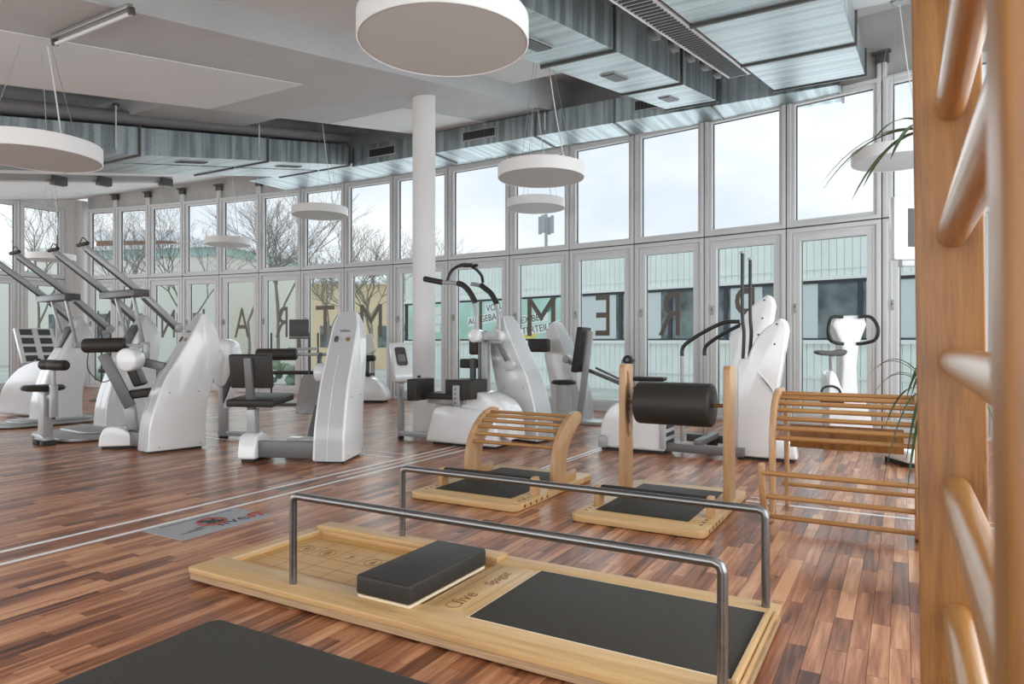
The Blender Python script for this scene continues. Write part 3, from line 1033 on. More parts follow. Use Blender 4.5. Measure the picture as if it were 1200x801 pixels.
for x in (0.0, W_ - 0.035):
    MB().prism(band([(0.50, 0.03), (0.50, 0.2), (0.495, 0.45), (0.52, 0.62), (0.58, 0.73), (0.68, 0.79), (0.80, 0.80), (0.93, 0.79)], 0.075), x, x + 0.035, 'x').build('arch_side', 'beech_z', sf, 0.008)
    MB().prism(band([(0.10, 0.425), (0.105, 0.33), (0.16, 0.19), (0.27, 0.07), (0.42, 0.03), (0.55, 0.03)], 0.055), x, x + 0.035, 'x').build('bent_foot', 'beech_z', sf, 0.008)
    MB().prism(band([(0.93, 0.0), (0.90, 0.3), (0.86, 0.72)], 0.06), x + 0.036, x + 0.062, 'x').build('rear_leg', 'beech_z', sf, 0.005)
for y, z in ((0.80, 0.798), (0.725, 0.775), (0.665, 0.742), (0.615, 0.70), (0.575, 0.648), (0.545, 0.588), (0.53, 0.525), (0.085, 0.37), (0.165, 0.215), (0.30, 0.065), (0.90, 0.16)):
    MB().cyl((0.015, y, z), (W_ - 0.015, y, z), 0.0155, 12).build('rung', 'beech_rung', sf)
MB().box(0.075, W_ - 0.09, 0.86, 0.88, 0.425, 0.585).build('cross_board', 'oak', sf, 0.004)

# wall bars close to the camera
wbz = thing('wall_bars', 'orange oak wall bars with round rungs at the right edge, close to the camera', 'wall bars', (0.06, 0.68, 0.0))
for y in (1.163, 0.168):
    MB().prism(rounded(-0.042, 0.043, y - 0.68, y - 0.68 + 0.032, 0.004, 3), 0.0, 2.6, 'z').build('side_board', 'oak', wbz)
for k in range(-5, 8):
    z = 1.122 + k * 0.1825
    MB().cyl((0.004, 0.195 - 0.68, z), (0.004, 1.17 - 0.68, z), 0.0195, 24).build('rung', 'oak_rung', wbz)
wbz.rotation_euler = (0, R(-0.7), 0)
wbz.location.x = 0.06 + 0.014

# ------------------------------------------------------------------ exercise machines
FRONT = [(0.0, 0.0), (0.008, 0.13), (0.02, 0.26), (0.065, 0.45), (0.153, 0.713), (0.287, 0.956), (0.40, 1.17), (0.50, 1.36), (0.545, 1.44)]
BACK = [(0.575, 1.435), (0.62, 1.36), (0.672, 1.26), (0.702, 1.13), (0.695, 0.96), (0.64, 0.73), (0.58, 0.50), (0.558, 0.29), (0.555, 0.0)]
F_S, B_S = smooth_curve(FRONT, 4), smooth_curve(BACK, 4)


def tower(root, M, w=0.32, brand=True, knob=True, name='tower', h=1.0):
    """white curved machine tower; local front at y=0, depth along +y; M places it"""
    TP = lambda z: 1 - 0.14 * (z / 1.47) - 0.34 * max(0, (z - 1.28) / 0.19) ** 2
    k = lambda x, y, z: (x * TP(z), y, z * h)
    body = MB().prism([(y, z + 0.02) for y, z in F_S + B_S], -w / 2, w / 2, 'x').warp(k).xf(M).build(name, 'white_gloss', root, 0.02, 3, 40)
    strip_ = []
    for (y, z) in F_S:
        strip_.append((y, z + 0.02))
    fr = MB()
    n = len(strip_)
    ww = w / 2 - 0.026
    vs, fs = [], []
    for i, (y, z) in enumerate(strip_):
        kx = TP(z)
        off = 0.003
        vs += [(-ww * kx, y - off, z * h + off * 0.5), (ww * kx, y - off, z * h + off * 0.5), (ww * kx, y + 0.02, z * h), (-ww * kx, y + 0.02, z * h)]
    for i in range(n - 1):
        a, b = 4 * i, 4 * (i + 1)
        fs += [(a, a + 1, b + 1, b), (a + 1, a + 2, b + 2, b + 1), (a + 3, a, b, b + 3)]
    fs += [(0, 3, 2, 1), (4 * n - 4, 4 * n - 3, 4 * n - 2, 4 * n - 1)]
    front = fr.add(vs, fs).xf(M).build('front_cover', 'panel_grey', root, 0, 2, 40)
    # seam and screws
    se = MB()
    se.tube([((-0.012), y - 0.0035, (z + 0.02) * h) for y, z in F_S if z < 1.05], 0.0025, 5).xf(M).build('cover_seam', 'white_gloss', front)
    for sx in (-1, 1):
        for y, z in ((0.2, 0.62), (0.48, 0.62), (0.1, 0.06), (0.5, 0.06)):
            xx = sx * w / 2 * TP(z)
            MB().cyl((xx - 0.002, y, z * h), (xx + sx * 0.003, y, z * h), 0.006, 8).xf(M).build('screw', 'gasket', body)
    MB().prism(rounded(-w / 2 + 0.03, w / 2 - 0.03, 0.02, 0.53, 0.02, 2), 0.0, 0.03, 'z').xf(M).build('plinth', 'rubber', root)
    if brand:
        # lettering and key knob on the slanted top of the front
        sl_ = math.atan2(0.19, 0.10)
        T_ = M @ Matrix.Translation((0, 0.437, (1.262) * h)) @ Matrix.Rotation(math.atan2(0.2 * h, 0.105), 4, 'X')
        text_part('milon', 0.045, 'dark_grey', front, T_ @ Matrix.Translation((0.01, 0.0, 0.006)), 'lettering', 0.0006)
    if knob:
        T_ = M @ Matrix.Translation((0, 0.39, 1.175 * h)) @ Matrix.Rotation(math.atan2(0.2 * h, 0.105), 4, 'X')
        MB().cyl((0.055, 0, 0), (0.055, 0, 0.014), 0.02, 16).xf(T_).build('key_switch', 'gold', front)
        MB().prism(rounded(-0.085, -0.045, -0.03, 0.035, 0.012, 3), 0.0, 0.012, 'z').xf(T_).build('card_slot', 'dark_grey', front, 0.003)
    return body


def console(root, M, post_h=0.72, foot=True):
    """tilted teardrop console with a small screen on a grey post; local origin at the post foot"""
    MB().box(-0.035, 0.035, -0.03, 0.03, 0.03, post_h).xf(M).build('console_post', 'silver_paint', root, 0.006)
    if foot:
        MB().box(-0.03, 0.03, -0.03, 0.03, 0.0, 0.035).xf(M).build('rubber_foot', 'rubber', root, 0.004)
    prof = smooth_curve([(-0.10, 0.0), (-0.13, 0.10), (-0.08, 0.30), (-0.03, 0.42), (0.02, 0.44), (0.06, 0.40), (0.08, 0.22), (0.09, 0.06), (0.06, -0.02), (-0.03, -0.03)], 4, True)
    b = MB().prism(prof, -0.10, 0.10, 'x').warp(lambda x, y, z: (x * (1.05 - 0.35 * max(0, z - 0.1)), y + 0.38 * z - 0.03, z + post_h)).xf(M).build('console_shell', 'white_gloss', root, 0.022, 3, 40)
    d = Vector((0.05, 0.20, 0)).normalized()
    T_ = M @ Matrix.Translation((0, -0.015, post_h + 0.27)) @ Matrix.Rotation(math.atan2(0.30, 0.215), 4, 'X')
    fc = MB().prism(rounded(-0.065, 0.065, -0.12, 0.14, 0.03, 4), -0.004, 0.012, 'z').xf(T_).build('control_panel', 'dark_grey', b, 0.003)
    MB().prism(rounded(-0.045, 0.045, -0.07, 0.03, 0.006, 2), 0.012, 0.0145, 'z').xf(T_).build('display', 'lcd', b, smooth=0)
    return b


def cushion(root, x0, x1, y0, y1, z0, z1, M=None, name='seat_cushion', m='pad', bev=0.025):
    mb = MB().box(x0, x1, y0, y1, z0, z1)
    if M:
        mb.xf(M)
    return mb.build(name, m, root, bev, 3, 40)


def pod(root, x0, x1, y0, y1, h, M=Matrix.Identity(4), name='base_pod', black=True):
    prof = smooth_curve([(y0, 0.03), (y0 + 0.02, h * 0.6), (y0 + 0.07, h * 0.97), ((y0 + y1) / 2, h), (y1 - 0.08, h * 0.7), (y1, 0.03)], 4)
    o = MB().prism(prof, x0, x1, 'x').xf(M).build(name, 'white_gloss', root, 0.02, 3, 40)
    if black:
        MB().box(x0 + 0.03, x1 - 0.03, y0 + 0.03, y1 - 0.03, 0.0, 0.035).xf(M).build('rubber_foot', 'rubber', root, 0.004)
    return o


I4 = Matrix.Identity(4)


def leg_machine(label, loc, rz, seat_rz, roller_z, plate):
    """tower with a seat unit to its left (local -x)"""
    t = thing('leg_machine', label, 'exercise machine', (*loc, 0), rz)
    tower(t, I4)
    S = Matrix.Translation((-0.80, 0.12, 0)) @ Matrix.Rotation(R(seat_rz), 4, 'Z')
    # seat unit: local -y is the back of the sitter
    pod(t, -0.09, 0.09, -0.16, 0.28, 0.26, S)
    MB().box(-0.72, -0.14, 0.03, 0.09, 0.04, 0.20).build('link_beam', 'mid_grey', t, 0.008)
    MB().bar((0, 0.0, 0.2), (0, -0.02, 0.5), 0.085, 0.10, (0, 1, 0)).xf(S).build('seat_post', 'silver_paint', t, 0.006)
    cushion(t, -0.24, 0.24, -0.06, 0.44, 0.525, 0.60, S @ Matrix.Rotation(R(4), 4, 'X'))
    B_ = S @ Matrix.Translation((0, -0.06, 0.70)) @ Matrix.Rotation(R(8), 4, 'X')
    cushion(t, -0.21, 0.21, 0.0, 0.07, 0.0, 0.33, B_, 'back_cushion', 'pad', 0.02)
    MB().bar((0, -0.03, 0.42), (0, -0.115, 1.0), 0.075, 0.05, (0, 1, 0)).xf(S).build('back_bracket', 'mid_grey', t, 0.008)
    # roller and motor disc
    MB().capsule((-1.02, 0.62, roller_z), (-0.60, 0.66, roller_z), 0.062, 20, 0.3).build('leg_roller', 'pad', t)
    MB().cyl((-0.60, 0.66, roller_z), (-0.2, 0.68, roller_z), 0.016, 12).build('roller_axle', 'silver_paint', t)
    MB().capsule((-0.30, 0.45, roller_z - 0.18), (-0.14, 0.45, roller_z - 0.18), 0.095, 28, 0.2).build('motor_disc', 'white_gloss', t)
    MB().bar((-0.30, 0.46, roller_z - 0.18), (-0.34, 0.67, roller_z), 0.03, 0.06).build('roller_arm', 'mid_grey', t, 0.005)
    if plate:
        F_ = Matrix.Translation((-0.52, 1.02, 0.36)) @ Matrix.Rotation(R(-24), 4, 'X')
        fp = MB().prism(rounded(-0.26, 0.22, 0.0, 0.46, 0.07, 4), -0.012, 0.012, 'z').xf(F_ @ Matrix.Rotation(R(90), 4, 'X')).build('foot_plate', 'plate_diamond', t, 0.004)
        for i in range(9):
            for s_ in (-1, 1):
                c = -0.20 + i * 0.045
                a = Vector((c, 0.03 if s_ > 0 else 0.43, 0.014))
                b = Vector((min(0.2, c + 0.38), 0.03 + min(0.4, 0.2 - c) if s_ > 0 else 0.43 - min(0.4, 0.2 - c), 0.014))
                if i % 2 == 0:
                    MB().bar(a, b, 0.005, 0.003).xf(F_ @ Matrix.Rotation(R(90), 4, 'X')).build('tread_rib', 'silver_paint', fp, smooth=0)
        MB().bar((-0.52, 0.78, 0.08), (-0.50, 0.98, 0.45), 0.05, 0.05).build('plate_post', 'mid_grey', t, 0.005)
        pod(t, -0.62, -0.16, 0.40, 0.85, 0.17, I4, 'foot_cover')
    return t


m2 = leg_machine('white exercise machine with black backrest and diamond foot plate left of the column', (-4.71, 4.74), 23.5, 0, 1.02, True)
m1 = thing('leg_curl_machine', 'white curved machine tower with big black knee roller and round motor disc', 'exercise machine', (-6.83, 4.24, 0), -11)
tower(m1, Matrix.Scale(1.08, 4, (0, 1, 0)), 0.28)
S = Matrix.Translation((-0.56, -0.06, 0)) @ Matrix.Rotation(R(-35), 4, 'Z')
pod(m1, -0.09, 0.09, -0.15, 0.24, 0.24, S)
S = Matrix.Translation((-0.47, 0.06, 0)) @ Matrix.Rotation(R(-35), 4, 'Z')
MB().box(-0.55, -0.12, 0.02, 0.09, 0.04, 0.19).build('link_beam', 'mid_grey', m1, 0.008)
MB().bar((0, 0.02, 0.2), (0, -0.02, 0.5), 0.09, 0.11, (0, 1, 0)).xf(S).build('seat_post', 'silver_paint', m1, 0.006)
cushion(m1, -0.17, 0.17, 0.0, 0.40, 0.53, 0.62, S @ Matrix.Rotation(R(7), 4, 'X'))
MB().bar((0.17, 0.04, 0.46), (0.17, -0.22, 1.02), 0.055, 0.11, (0, 1, 0)).xf(S).build('back_bracket', 'mid_grey', m1, 0.008)
cushion(m1, -0.14, 0.14, 0.0, 0.09, 0.0, 0.28, S @ Matrix.Translation((0.0, 0.06, 0.66)) @ Matrix.Rotation(R(22), 4, 'X'), 'back_cushion', 'pad', 0.025)
MB().capsule((-0.87, -0.28, 1.11), (-0.53, 0.04, 1.12), 0.08, 22, 0.5).build('knee_roller', 'pad', m1)
MB().cyl((-0.55, 0.02, 1.12), (-0.37, 0.18, 1.10), 0.018, 12).build('roller_axle', 'silver_paint', m1)
MB().capsule((-0.30, -0.06, 0.96), (-0.40, 0.08, 0.96), 0.125, 30, 0.2).build('motor_disc', 'white_gloss', m1)
MB().box(-0.43, -0.35, 0.14, 0.21, 0.95, 1.13).build('axle_bracket', 'silver_paint', m1, 0.006)
MB().bar((-0.44, 0.1, 0.95), (-0.08, 0.26, 0.88), 0.05, 0.09).build('drive_arm', 'mid_grey', m1, 0.008)
MB().tube(smooth_curve([(-0.83, -0.24, 1.05), (-0.84, -0.24, 0.85), (-0.78, -0.14, 0.72), (-0.66, -0.08, 0.74), (-0.58, -0.03, 0.84)], 6), 0.006, 6).build('cable', 'black', m1)

# console belonging to the curl machine, behind it
cm = thing('training_console', 'white machine console with dark grid panel on grey post behind the curl machine tower', 'console', (-7.05, 5.38, 0), 20)
MB().box(-0.05, 0.05, -0.035, 0.035, 0.03, 0.72).build('console_post', 'silver_paint', cm, 0.006)
MB().box(-0.045, 0.045, -0.03, 0.03, 0.0, 0.035).build('rubber_foot', 'rubber', cm, 0.004)
MB().box(-0.06, 0.5, -0.03, 0.03, 0.03, 0.09).build('foot_bar', 'silver_paint', cm, 0.006)
MB().prism(smooth_curve([(-0.06, 0.66), (-0.14, 0.95), (-0.05, 1.15), (0.06, 1.18), (0.16, 1.12), (0.19, 0.95), (0.10, 0.74), (0.03, 0.62)], 4, True), -0.09, 0.09, 'y').build('console_shell', 'white_gloss', cm, 0.025, 3, 40)
MB().prism([(0.02, 0.42), (0.17, 0.80), (0.20, 0.98), (0.15, 0.98), (0.02, 0.62)], -0.05, 0.05, 'y').build('grid_panel', 'dark_grey', cm, 0.006)
MB().prism([(0.03, 0.38), (0.06, 0.36), (0.22, 0.78), (0.215, 1.0), (0.195, 1.0), (0.19, 0.8)], -0.06, 0.06, 'y').build('panel_rim', 'white_gloss', cm, 0.006)

# screen standing at the windows
sc = thing('monitor_stand', 'dark flat monitor on a thin stand before the glazing behind the curl machine', 'monitor', (-8.6, 8.0, 0), 30)
MB().box(-0.16, 0.16, -0.02, 0.02, 1.24, 1.52).build('display', 'dark_grey', sc, 0.006)
MB().box(-0.16, 0.16, -0.025, 0.0, 1.20, 1.235).build('bezel_bar', 'mid_grey', sc, 0.004)
MB().box(-0.03, 0.03, -0.02, 0.02, 1.05, 1.22).build('neck', 'mid_grey', sc, 0.004)
MB().box(-0.18, 0.3, -0.03, 0.03, 1.02, 1.06).build('cross_bar', 'silver_paint', sc, 0.004)
MB().cyl((0.16, 0, 0.02), (0.16, 0, 1.3), 0.012, 10).build('pole', 'dark_grey', sc)
MB().lathe([(0.2, 0.0), (0.2, 0.015), (0.03, 0.03)], 28, (0.16, 0, 0)).build('foot_disc', 'dark_grey', sc)


def pull_machine(label, loc, rz, stool):
    """tower with long twin pull arms over it"""
    t = thing('pull_machine', label, 'exercise machine', (*loc, 0), rz)
    tower(t, Matrix.Translation((0, 0, 0.05)), 0.34, False, False)
    MB().prism(rounded(-0.35, 0.85 if stool else 0.35, -0.7 if stool else -0.5, 0.8, 0.25, 6), 0.012, 0.05, 'z').build('base_plate', 'silver_paint', t, 0.012)
    MB().prism(rounded(-0.28, 0.60 if stool else 0.28, -0.4 if stool else -0.3, 0.72, 0.2, 6), 0.05, 0.085, 'z').build('base_step', 'silver_paint', t, 0.012)
    # dark operating panel on the upper front
    T_ = Matrix.Translation((0, 0.375, 1.19)) @ Matrix.Rotation(math.atan2(0.2, 0.105), 4, 'X')
    MB().box(-0.105, 0.105, -0.14, 0.20, -0.01, 0.03).xf(T_).build('operating_panel', 'dark_grey', t, 0.006)
    # arms
    piv = Vector((0, 0.80, 1.34))
    for s_ in (-1, 1):
        x = s_ * 0.42
        MB().capsule((x - s_ * 0.06, piv.y, piv.z), (x + s_ * 0.05, piv.y, piv.z), 0.06, 24, 0.2).build('pivot_disc', 'silver_paint', t)
        MB().bar((x, piv.y, piv.z), (x, 0.30, 1.80), 0.05, 0.09).build('lower_arm', 'silver_paint', t, 0.008)
        MB().bar((x, 0.34, 1.71), (x, 0.76, 1.32), 0.052, 0.03).build('arm_insert', 'dark_grey', t, 0.004)
        MB().bar((x, 0.30, 1.80), (x, -0.35, 2.30), 0.045, 0.075).build('upper_arm', 'silver_paint', t, 0.008)
        MB().bar((x, 0.27, 1.762), (x, -0.34, 2.245), 0.03, 0.012).build('arm_insert', 'gasket', t, smooth=0)
        MB().capsule((x - 0.10, -0.38, 2.31), (x + 0.10, -0.34, 2.33), 0.022, 14, 0.4).build('hand_grip', 'pad', t)
        MB().tube(smooth_curve([(x - 0.06, -0.37, 2.33), (x, -0.36, 2.40), (x + 0.06, -0.34, 2.35)], 4), 0.006, 6).build('grip_strap', 'black', t)
        MB().bar((s_ * 0.24, 0.30, 1.78), (s_ * 0.20, 0.46, 1.12), 0.045, 0.035, (0, 1, 0)).build('strut', 'silver_paint', t, 0.006)
        MB().box(s_ * 0.19 - 0.04, s_ * 0.19 + 0.04, 0.42, 0.53, 1.07, 1.15).build('strut_bracket', 'silver_paint', t, 0.006)
    MB().box(-0.48, 0.48, 0.20, 0.40, 1.73, 1.82).build('cross_plate', 'dark_grey', t, 0.008)
    if stool:
        S = Matrix.Translation((stool[0], stool[1], 0))
        MB().prism([(-0.16, 0.05), (0.10, 0.05), (0.09, 0.10), (-0.05, 0.13), (-0.14, 0.09)], -0.06, 0.06, 'y').xf(S).build('stool_foot', 'silver_paint', t, 0.012)
        MB().box(-0.16, -0.04, -0.07, 0.07, 0.0, 0.05).box(0.02, 0.12, -0.07, 0.07, 0.0, 0.05).xf(S).build('rubber_foot', 'rubber', t, 0.006)
        MB().box(-0.075, 0.075, -0.05, 0.05, 0.1, 0.60).xf(S).build('stool_post', 'silver_paint', t, 0.008)
        MB().lathe([(0.16, 0.0), (0.205, 0.012), (0.215, 0.04), (0.19, 0.065), (0.05, 0.07)], 32).xf(S @ Matrix.Translation((-0.06, 0, 0.60))).build('seat_cushion', 'pad', t)
        MB().bar((0.07, 0, 0.54), (0.22, 0, 0.54), 0.05, 0.05).xf(S).build('roller_bracket', 'silver_paint', t, 0.005)
        MB().box(0.185, 0.25, -0.035, 0.035, 0.32, 0.68).xf(S).build('roller_post', 'silver_paint', t, 0.006)
        MB().cyl((0.217, 0, 0.66), (0.217, 0, 0.86), 0.022, 12).xf(S).build('roller_tube', 'silver_paint', t)
        MB().cyl((0.217, 0, 0.30), (0.217, 0, 0.33), 0.018, 10).xf(S).build('end_plug', 'rubber', t)
        for a, b in ((-0.26, -0.05), (-0.03, 0.20)):
            MB().capsule((0.21 + a, -0.02, 0.895), (0.21 + b, 0.05, 0.895), 0.058, 20, 0.35).xf(S).build('thigh_roller', 'pad', t)
        MB().cyl((0.40, 0.05, 0.895), (0.43, 0.055, 0.895), 0.03, 14).xf(S).build('roller_cap', 'rubber', t)
    return t


pull_machine('white pull-down machine with long grey arms and padded stool at the left', (-8.90, 4.95), -6, (0.66, -0.84))
pull_machine('leftmost white pull-down machine with long grey arms, behind the padded stool', (-10.46, 4.93), -6, None)

# low machine cut off by the left edge
lm = thing('leg_press', 'grey machine body with black belt and white slotted back panel at the left edge', 'exercise machine', (-11.70, 5.5, 0), 0)
MB().prism(smooth_curve([(-0.5, 0.05), (-0.4, 0.42), (0.1, 0.75), (0.75, 0.88), (0.85, 0.72), (0.86, 0.05)], 5), -0.25, 0.25, 'y').build('body', 'panel_grey', lm, 0.03, 3, 40)
MB().tube(smooth_curve([(-0.5, -0.1, 0.47), (-0.1, -0.1, 0.70), (0.4, -0.1, 0.86)], 5), 0.045, 8).build('belt', 'black', lm)
bk = MB().bar((0.05, 0.1, 0.82), (-0.20, 0.1, 1.36), 0.05, 0.55, (0, 1, 0)).build('slotted_panel', 'white_gloss', lm, 0.01)
for r_ in range(4):
    for c in (-0.13, 0.13):
        f = (r_ + 0.5) / 4
        p = Vector((0.05 - 0.25 * f, 0.1 + c, 0.82 + 0.54 * f))
        MB().bar(p + Vector((0.024, 0, -0.045)), p + Vector((-0.018, 0, 0.045)), 0.06, 0.17, (0, 1, 0)).build('slot', 'dark_grey', bk, smooth=0)
MB().bar((-0.2, 0.3, 0.7), (-0.45, 0.3, 1.2), 0.12, 0.3, (0, 1, 0)).build('head_pad', 'pad', lm, 0.02)
MB().tube([(-0.5, 0.2, 1.12), (-0.1, 0.2, 1.10)], 0.025, 10).build('side_handle', 'silver_paint', lm)

# shoulder press right of the column
sp = thing('shoulder_press', 'white press machine with tall curved handlebars and black seat beside the column', 'exercise machine', (-4.65, 6.41, 0), 0)
console(sp, Matrix.Translation((-0.54, 0.0, 0)) @ Matrix.Rotation(R(55), 4, 'Z'), 0.70)
MB().box(-0.57, 0.10, -0.035, 0.035, 0.035, 0.10).build('foot_bar', 'silver_paint', sp, 0.008)
pod_p = smooth_curve([(-0.02, 0.03), (0.06, 0.30), (0.14, 0.43), (0.45, 0.44), (0.85, 0.36), (0.92, 0.03)], 5)
MB().prism(pod_p, -0.22, 0.14, 'y').build('base_pod', 'white_gloss', sp, 0.03, 3, 40)
MB().prism(smooth_curve([(0.38, 0.36), (0.46, 0.52), (0.55, 0.60), (0.78, 0.57), (1.0, 0.42), (1.05, 0.10)], 5), -0.16, 0.20, 'y').build('drive_cover', 'white_gloss', sp, 0.03, 3, 40)
MB().box(0.05, 0.85, -0.16, 0.16, 0.0, 0.035).build('plinth', 'rubber', sp)
tower(sp, Matrix.Translation((1.09, 0.60, 0)) @ Matrix.Rotation(R(82), 4, 'Z'), 0.34, False, False)
MB().box(0.40, 0.48, 0.30, 0.38, 0.30, 1.28).build('lift_column', 'silver_paint', sp, 0.008)
MB().box(0.35, 0.39, 0.31, 0.37, 0.50, 1.22).build('column_rail', 'mid_grey', sp, 0.005)
# handlebars
for yy, s_ in ((0.16, 0), (0.50, 1)):
    pts = smooth_curve([(0.43 + 0.10 * s_, yy, 1.22), (0.43 + 0.09 * s_, yy, 1.45), (0.37 + 0.08 * s_, yy, 1.66), (0.27 + 0.06 * s_, yy, 1.79), (0.10 + 0.1 * s_, yy, 1.84), (-0.06 + 0.2 * s_, yy, 1.85)], 5)
    MB().tube(pts, 0.024, 12).build('handlebar', 'silver_paint', sp)
    MB().tube(smooth_curve([(0.42 + 0.08 * s_, yy - 0.012, 1.60), (0.345 + 0.08 * s_, yy - 0.012, 1.72), (0.26 + 0.06 * s_, yy - 0.012, 1.80), (0.18 + 0.1 * s_, yy - 0.012, 1.83)], 4), 0.033, 12).build('arm_pad', 'pad', sp)
    MB().capsule((0.43 + 0.1 * s_, yy - 0.08, 1.22), (0.43 + 0.1 * s_, yy + 0.08, 1.22), 0.075, 24, 0.2).build('pivot_disc', 'white_gloss', sp)
MB().capsule((-0.28, 0.10, 1.90), (-0.04, 0.16, 1.85), 0.034, 14, 0.6).build('hand_grip', 'pad', sp)
MB().tube(smooth_curve([(0.02, 0.16, 1.86), (0.06, 0.2, 1.99), (0.16, 0.28, 2.06), (0.24, 0.36, 2.04), (0.30, 0.46, 1.95), (0.30, 0.5, 1.86)], 5), 0.018, 10).build('cross_handle', 'black', sp)
for y in (0.22, 0.34):
    MB().capsule((0.13, y, 2.04 + (y - 0.22) * 0.1), (0.32, y + 0.02, 2.05), 0.018, 12, 0.3).build('hand_grip', 'black', sp)
MB().box(0.42, 0.56, 0.16, 0.5, 1.17, 1.27).build('pivot_beam', 'silver_paint', sp, 0.01)
# seat and pads
cushion(sp, -0.02, 0.46, -0.30, 0.10, 0.52, 0.585)
cushion(sp, -0.12, 0.0, -0.42, -0.06, 0.50, 0.74, None, 'side_pad', 'pad', 0.012)
cushion(sp, 0.30, 0.64, -0.28, 0.06, 0.53, 0.74, None, 'side_pad', 'pad', 0.012)
MB().box(0.42, 0.50, -0.31, -0.28, 0.46, 0.68).build('adjuster_plate', 'silver_paint', sp, 0.004)
for k in range(4):
    MB().cyl((0.46, -0.318, 0.49 + k * 0.05), (0.46, -0.309, 0.49 + k * 0.05), 0.008, 8).build('adjuster_hole', 'gasket', sp)
MB().box(0.0, 0.5, -0.2, 0.1, 0.46, 0.52).build('seat_frame', 'silver_paint', sp, 0.008)
MB().box(0.20, 0.29, -0.12, -0.03, 0.36, 0.47).build('seat_post', 'silver_paint', sp, 0.006)
MB().cyl((-0.04, -0.3, 0.75), (-0.04, -0.3, 0.775), 0.02, 12).build('adjuster_knob', 'rubber', sp)
cushion(sp, 0.06, 0.30, 0.35, 0.47, 0.84, 0.95, None, 'knee_pad', 'pad', 0.02)
MB().box(0.24, 0.30, 0.30, 0.36, 0.55, 0.96).build('knee_pad_post', 'dark_grey', sp, 0.01)
cushion(sp, 0.22, 0.34, 0.30, 0.62, 1.00, 1.26, None, 'back_cushion', 'pad', 0.03)
MB().bar((0.62, 0.30, 1.16), (0.78, 0.30, 0.90), 0.05, 0.06, (0, 1, 0)).build('lever_arm', 'mid_grey', sp, 0.008)
MB().capsule((0.55, 0.26, 1.15), (0.70, 0.26, 1.15), 0.025, 12, 0.4).build('lever_handle', 'silver_paint', sp)
MB().capsule((0.79, 0.34, 0.88), (0.79, 0.24, 0.88), 0.06, 24, 0.25).build('lever_disc', 'panel_grey', sp)

# machine with stool and tall backrest
hm = thing('abdominal_machine', 'white machine tower with round black stool and slanting backrest before letter M', 'exercise machine', (-4.22, 9.12, 0), 0)
tower(hm, Matrix.Translation((0.20, 0.18, 0)) @ Matrix.Rotation(R(82), 4, 'Z'), 0.34, False, False)
MB().prism(rounded(-0.55, 0.75, -0.42, 0.0, 0.08), 0.0, 0.05, 'z').build('base_plate', 'silver_paint', hm, 0.01)
MB().cyl((-0.02, -0.20, 0.05), (-0.02, -0.20, 0.54), 0.11, 28).build('stool_post', 'panel_grey', hm)
MB().lathe([(0.13, 0.0), (0.17, 0.01), (0.175, 0.04), (0.15, 0.06), (0.02, 0.062)], 32, (-0.02, -0.2, 0.54)).build('seat_cushion', 'pad', hm)
MB().bar((0.26, -0.28, 0.05), (0.44, -0.30, 1.30), 0.09, 0.05, (0, 1, 0)).build('back_post', 'silver_paint', hm, 0.008)
B_ = Matrix.Translation((0.28, -0.27, 0.72)) @ Matrix.Rotation(R(9), 4, 'Y')
cushion(hm, -0.09, 0.0, -0.16, 0.16, 0.0, 0.64, B_, 'back_cushion', 'pad', 0.02)
MB().bar((0.02, -0.10, 0.86), (0.90, -0.30, 0.58), 0.05, 0.05).build('lever_arm', 'mid_grey', hm, 0.006)
MB().capsule((0.90, -0.30, 0.58), (1.08, -0.34, 0.52), 0.024, 12, 0.3).build('hand_grip', 'black', hm)
MB().capsule((-0.02, -0.02, 0.90), (-0.02, -0.14, 0.90), 0.06, 22, 0.25).build('lever_disc', 'panel_grey', hm)
cushion(hm, -0.62, -0.30, -0.2, -0.05, 1.0, 1.20, None, 'arm_pad', 'pad', 0.03)

# padded bench with ankle roller
pb = thing('leg_bench', 'small black padded bench with round ankle roller before letter E', 'exercise bench', (-3.35, 9.30, 0), 8)
cushion(pb, -0.02, 0.48, -0.14, 0.14, 0.60, 0.66)
MB().box(0.12, 0.24, -0.06, 0.06, 0.05, 0.60).build('bench_post', 'mid_grey', pb, 0.008)
MB().prism(rounded(-0.35, 0.5, -0.2, 0.2, 0.05), 0.0, 0.05, 'z').build('base_plate', 'silver_paint', pb, 0.01)
MB().bar((-0.12, -0.05, 0.32), (-0.12, -0.05, 0.90), 0.03, 0.03).build('roller_post', 'silver_paint', pb, 0.004)
MB().capsule((-0.03, -0.16, 0.90), (-0.03, 0.10, 0.90), 0.065, 22, 0.2).build('ankle_roller', 'pad', pb)
MB().cyl((-0.03, -0.175, 0.90), (-0.03, -0.155, 0.90), 0.025, 14).build('roller_cap', 'mid_grey', pb)
MB().bar((-0.5, -0.1, 0.78), (-0.1, -0.1, 0.60), 0.03, 0.03).build('link_bar', 'mid_grey', pb, 0.004)

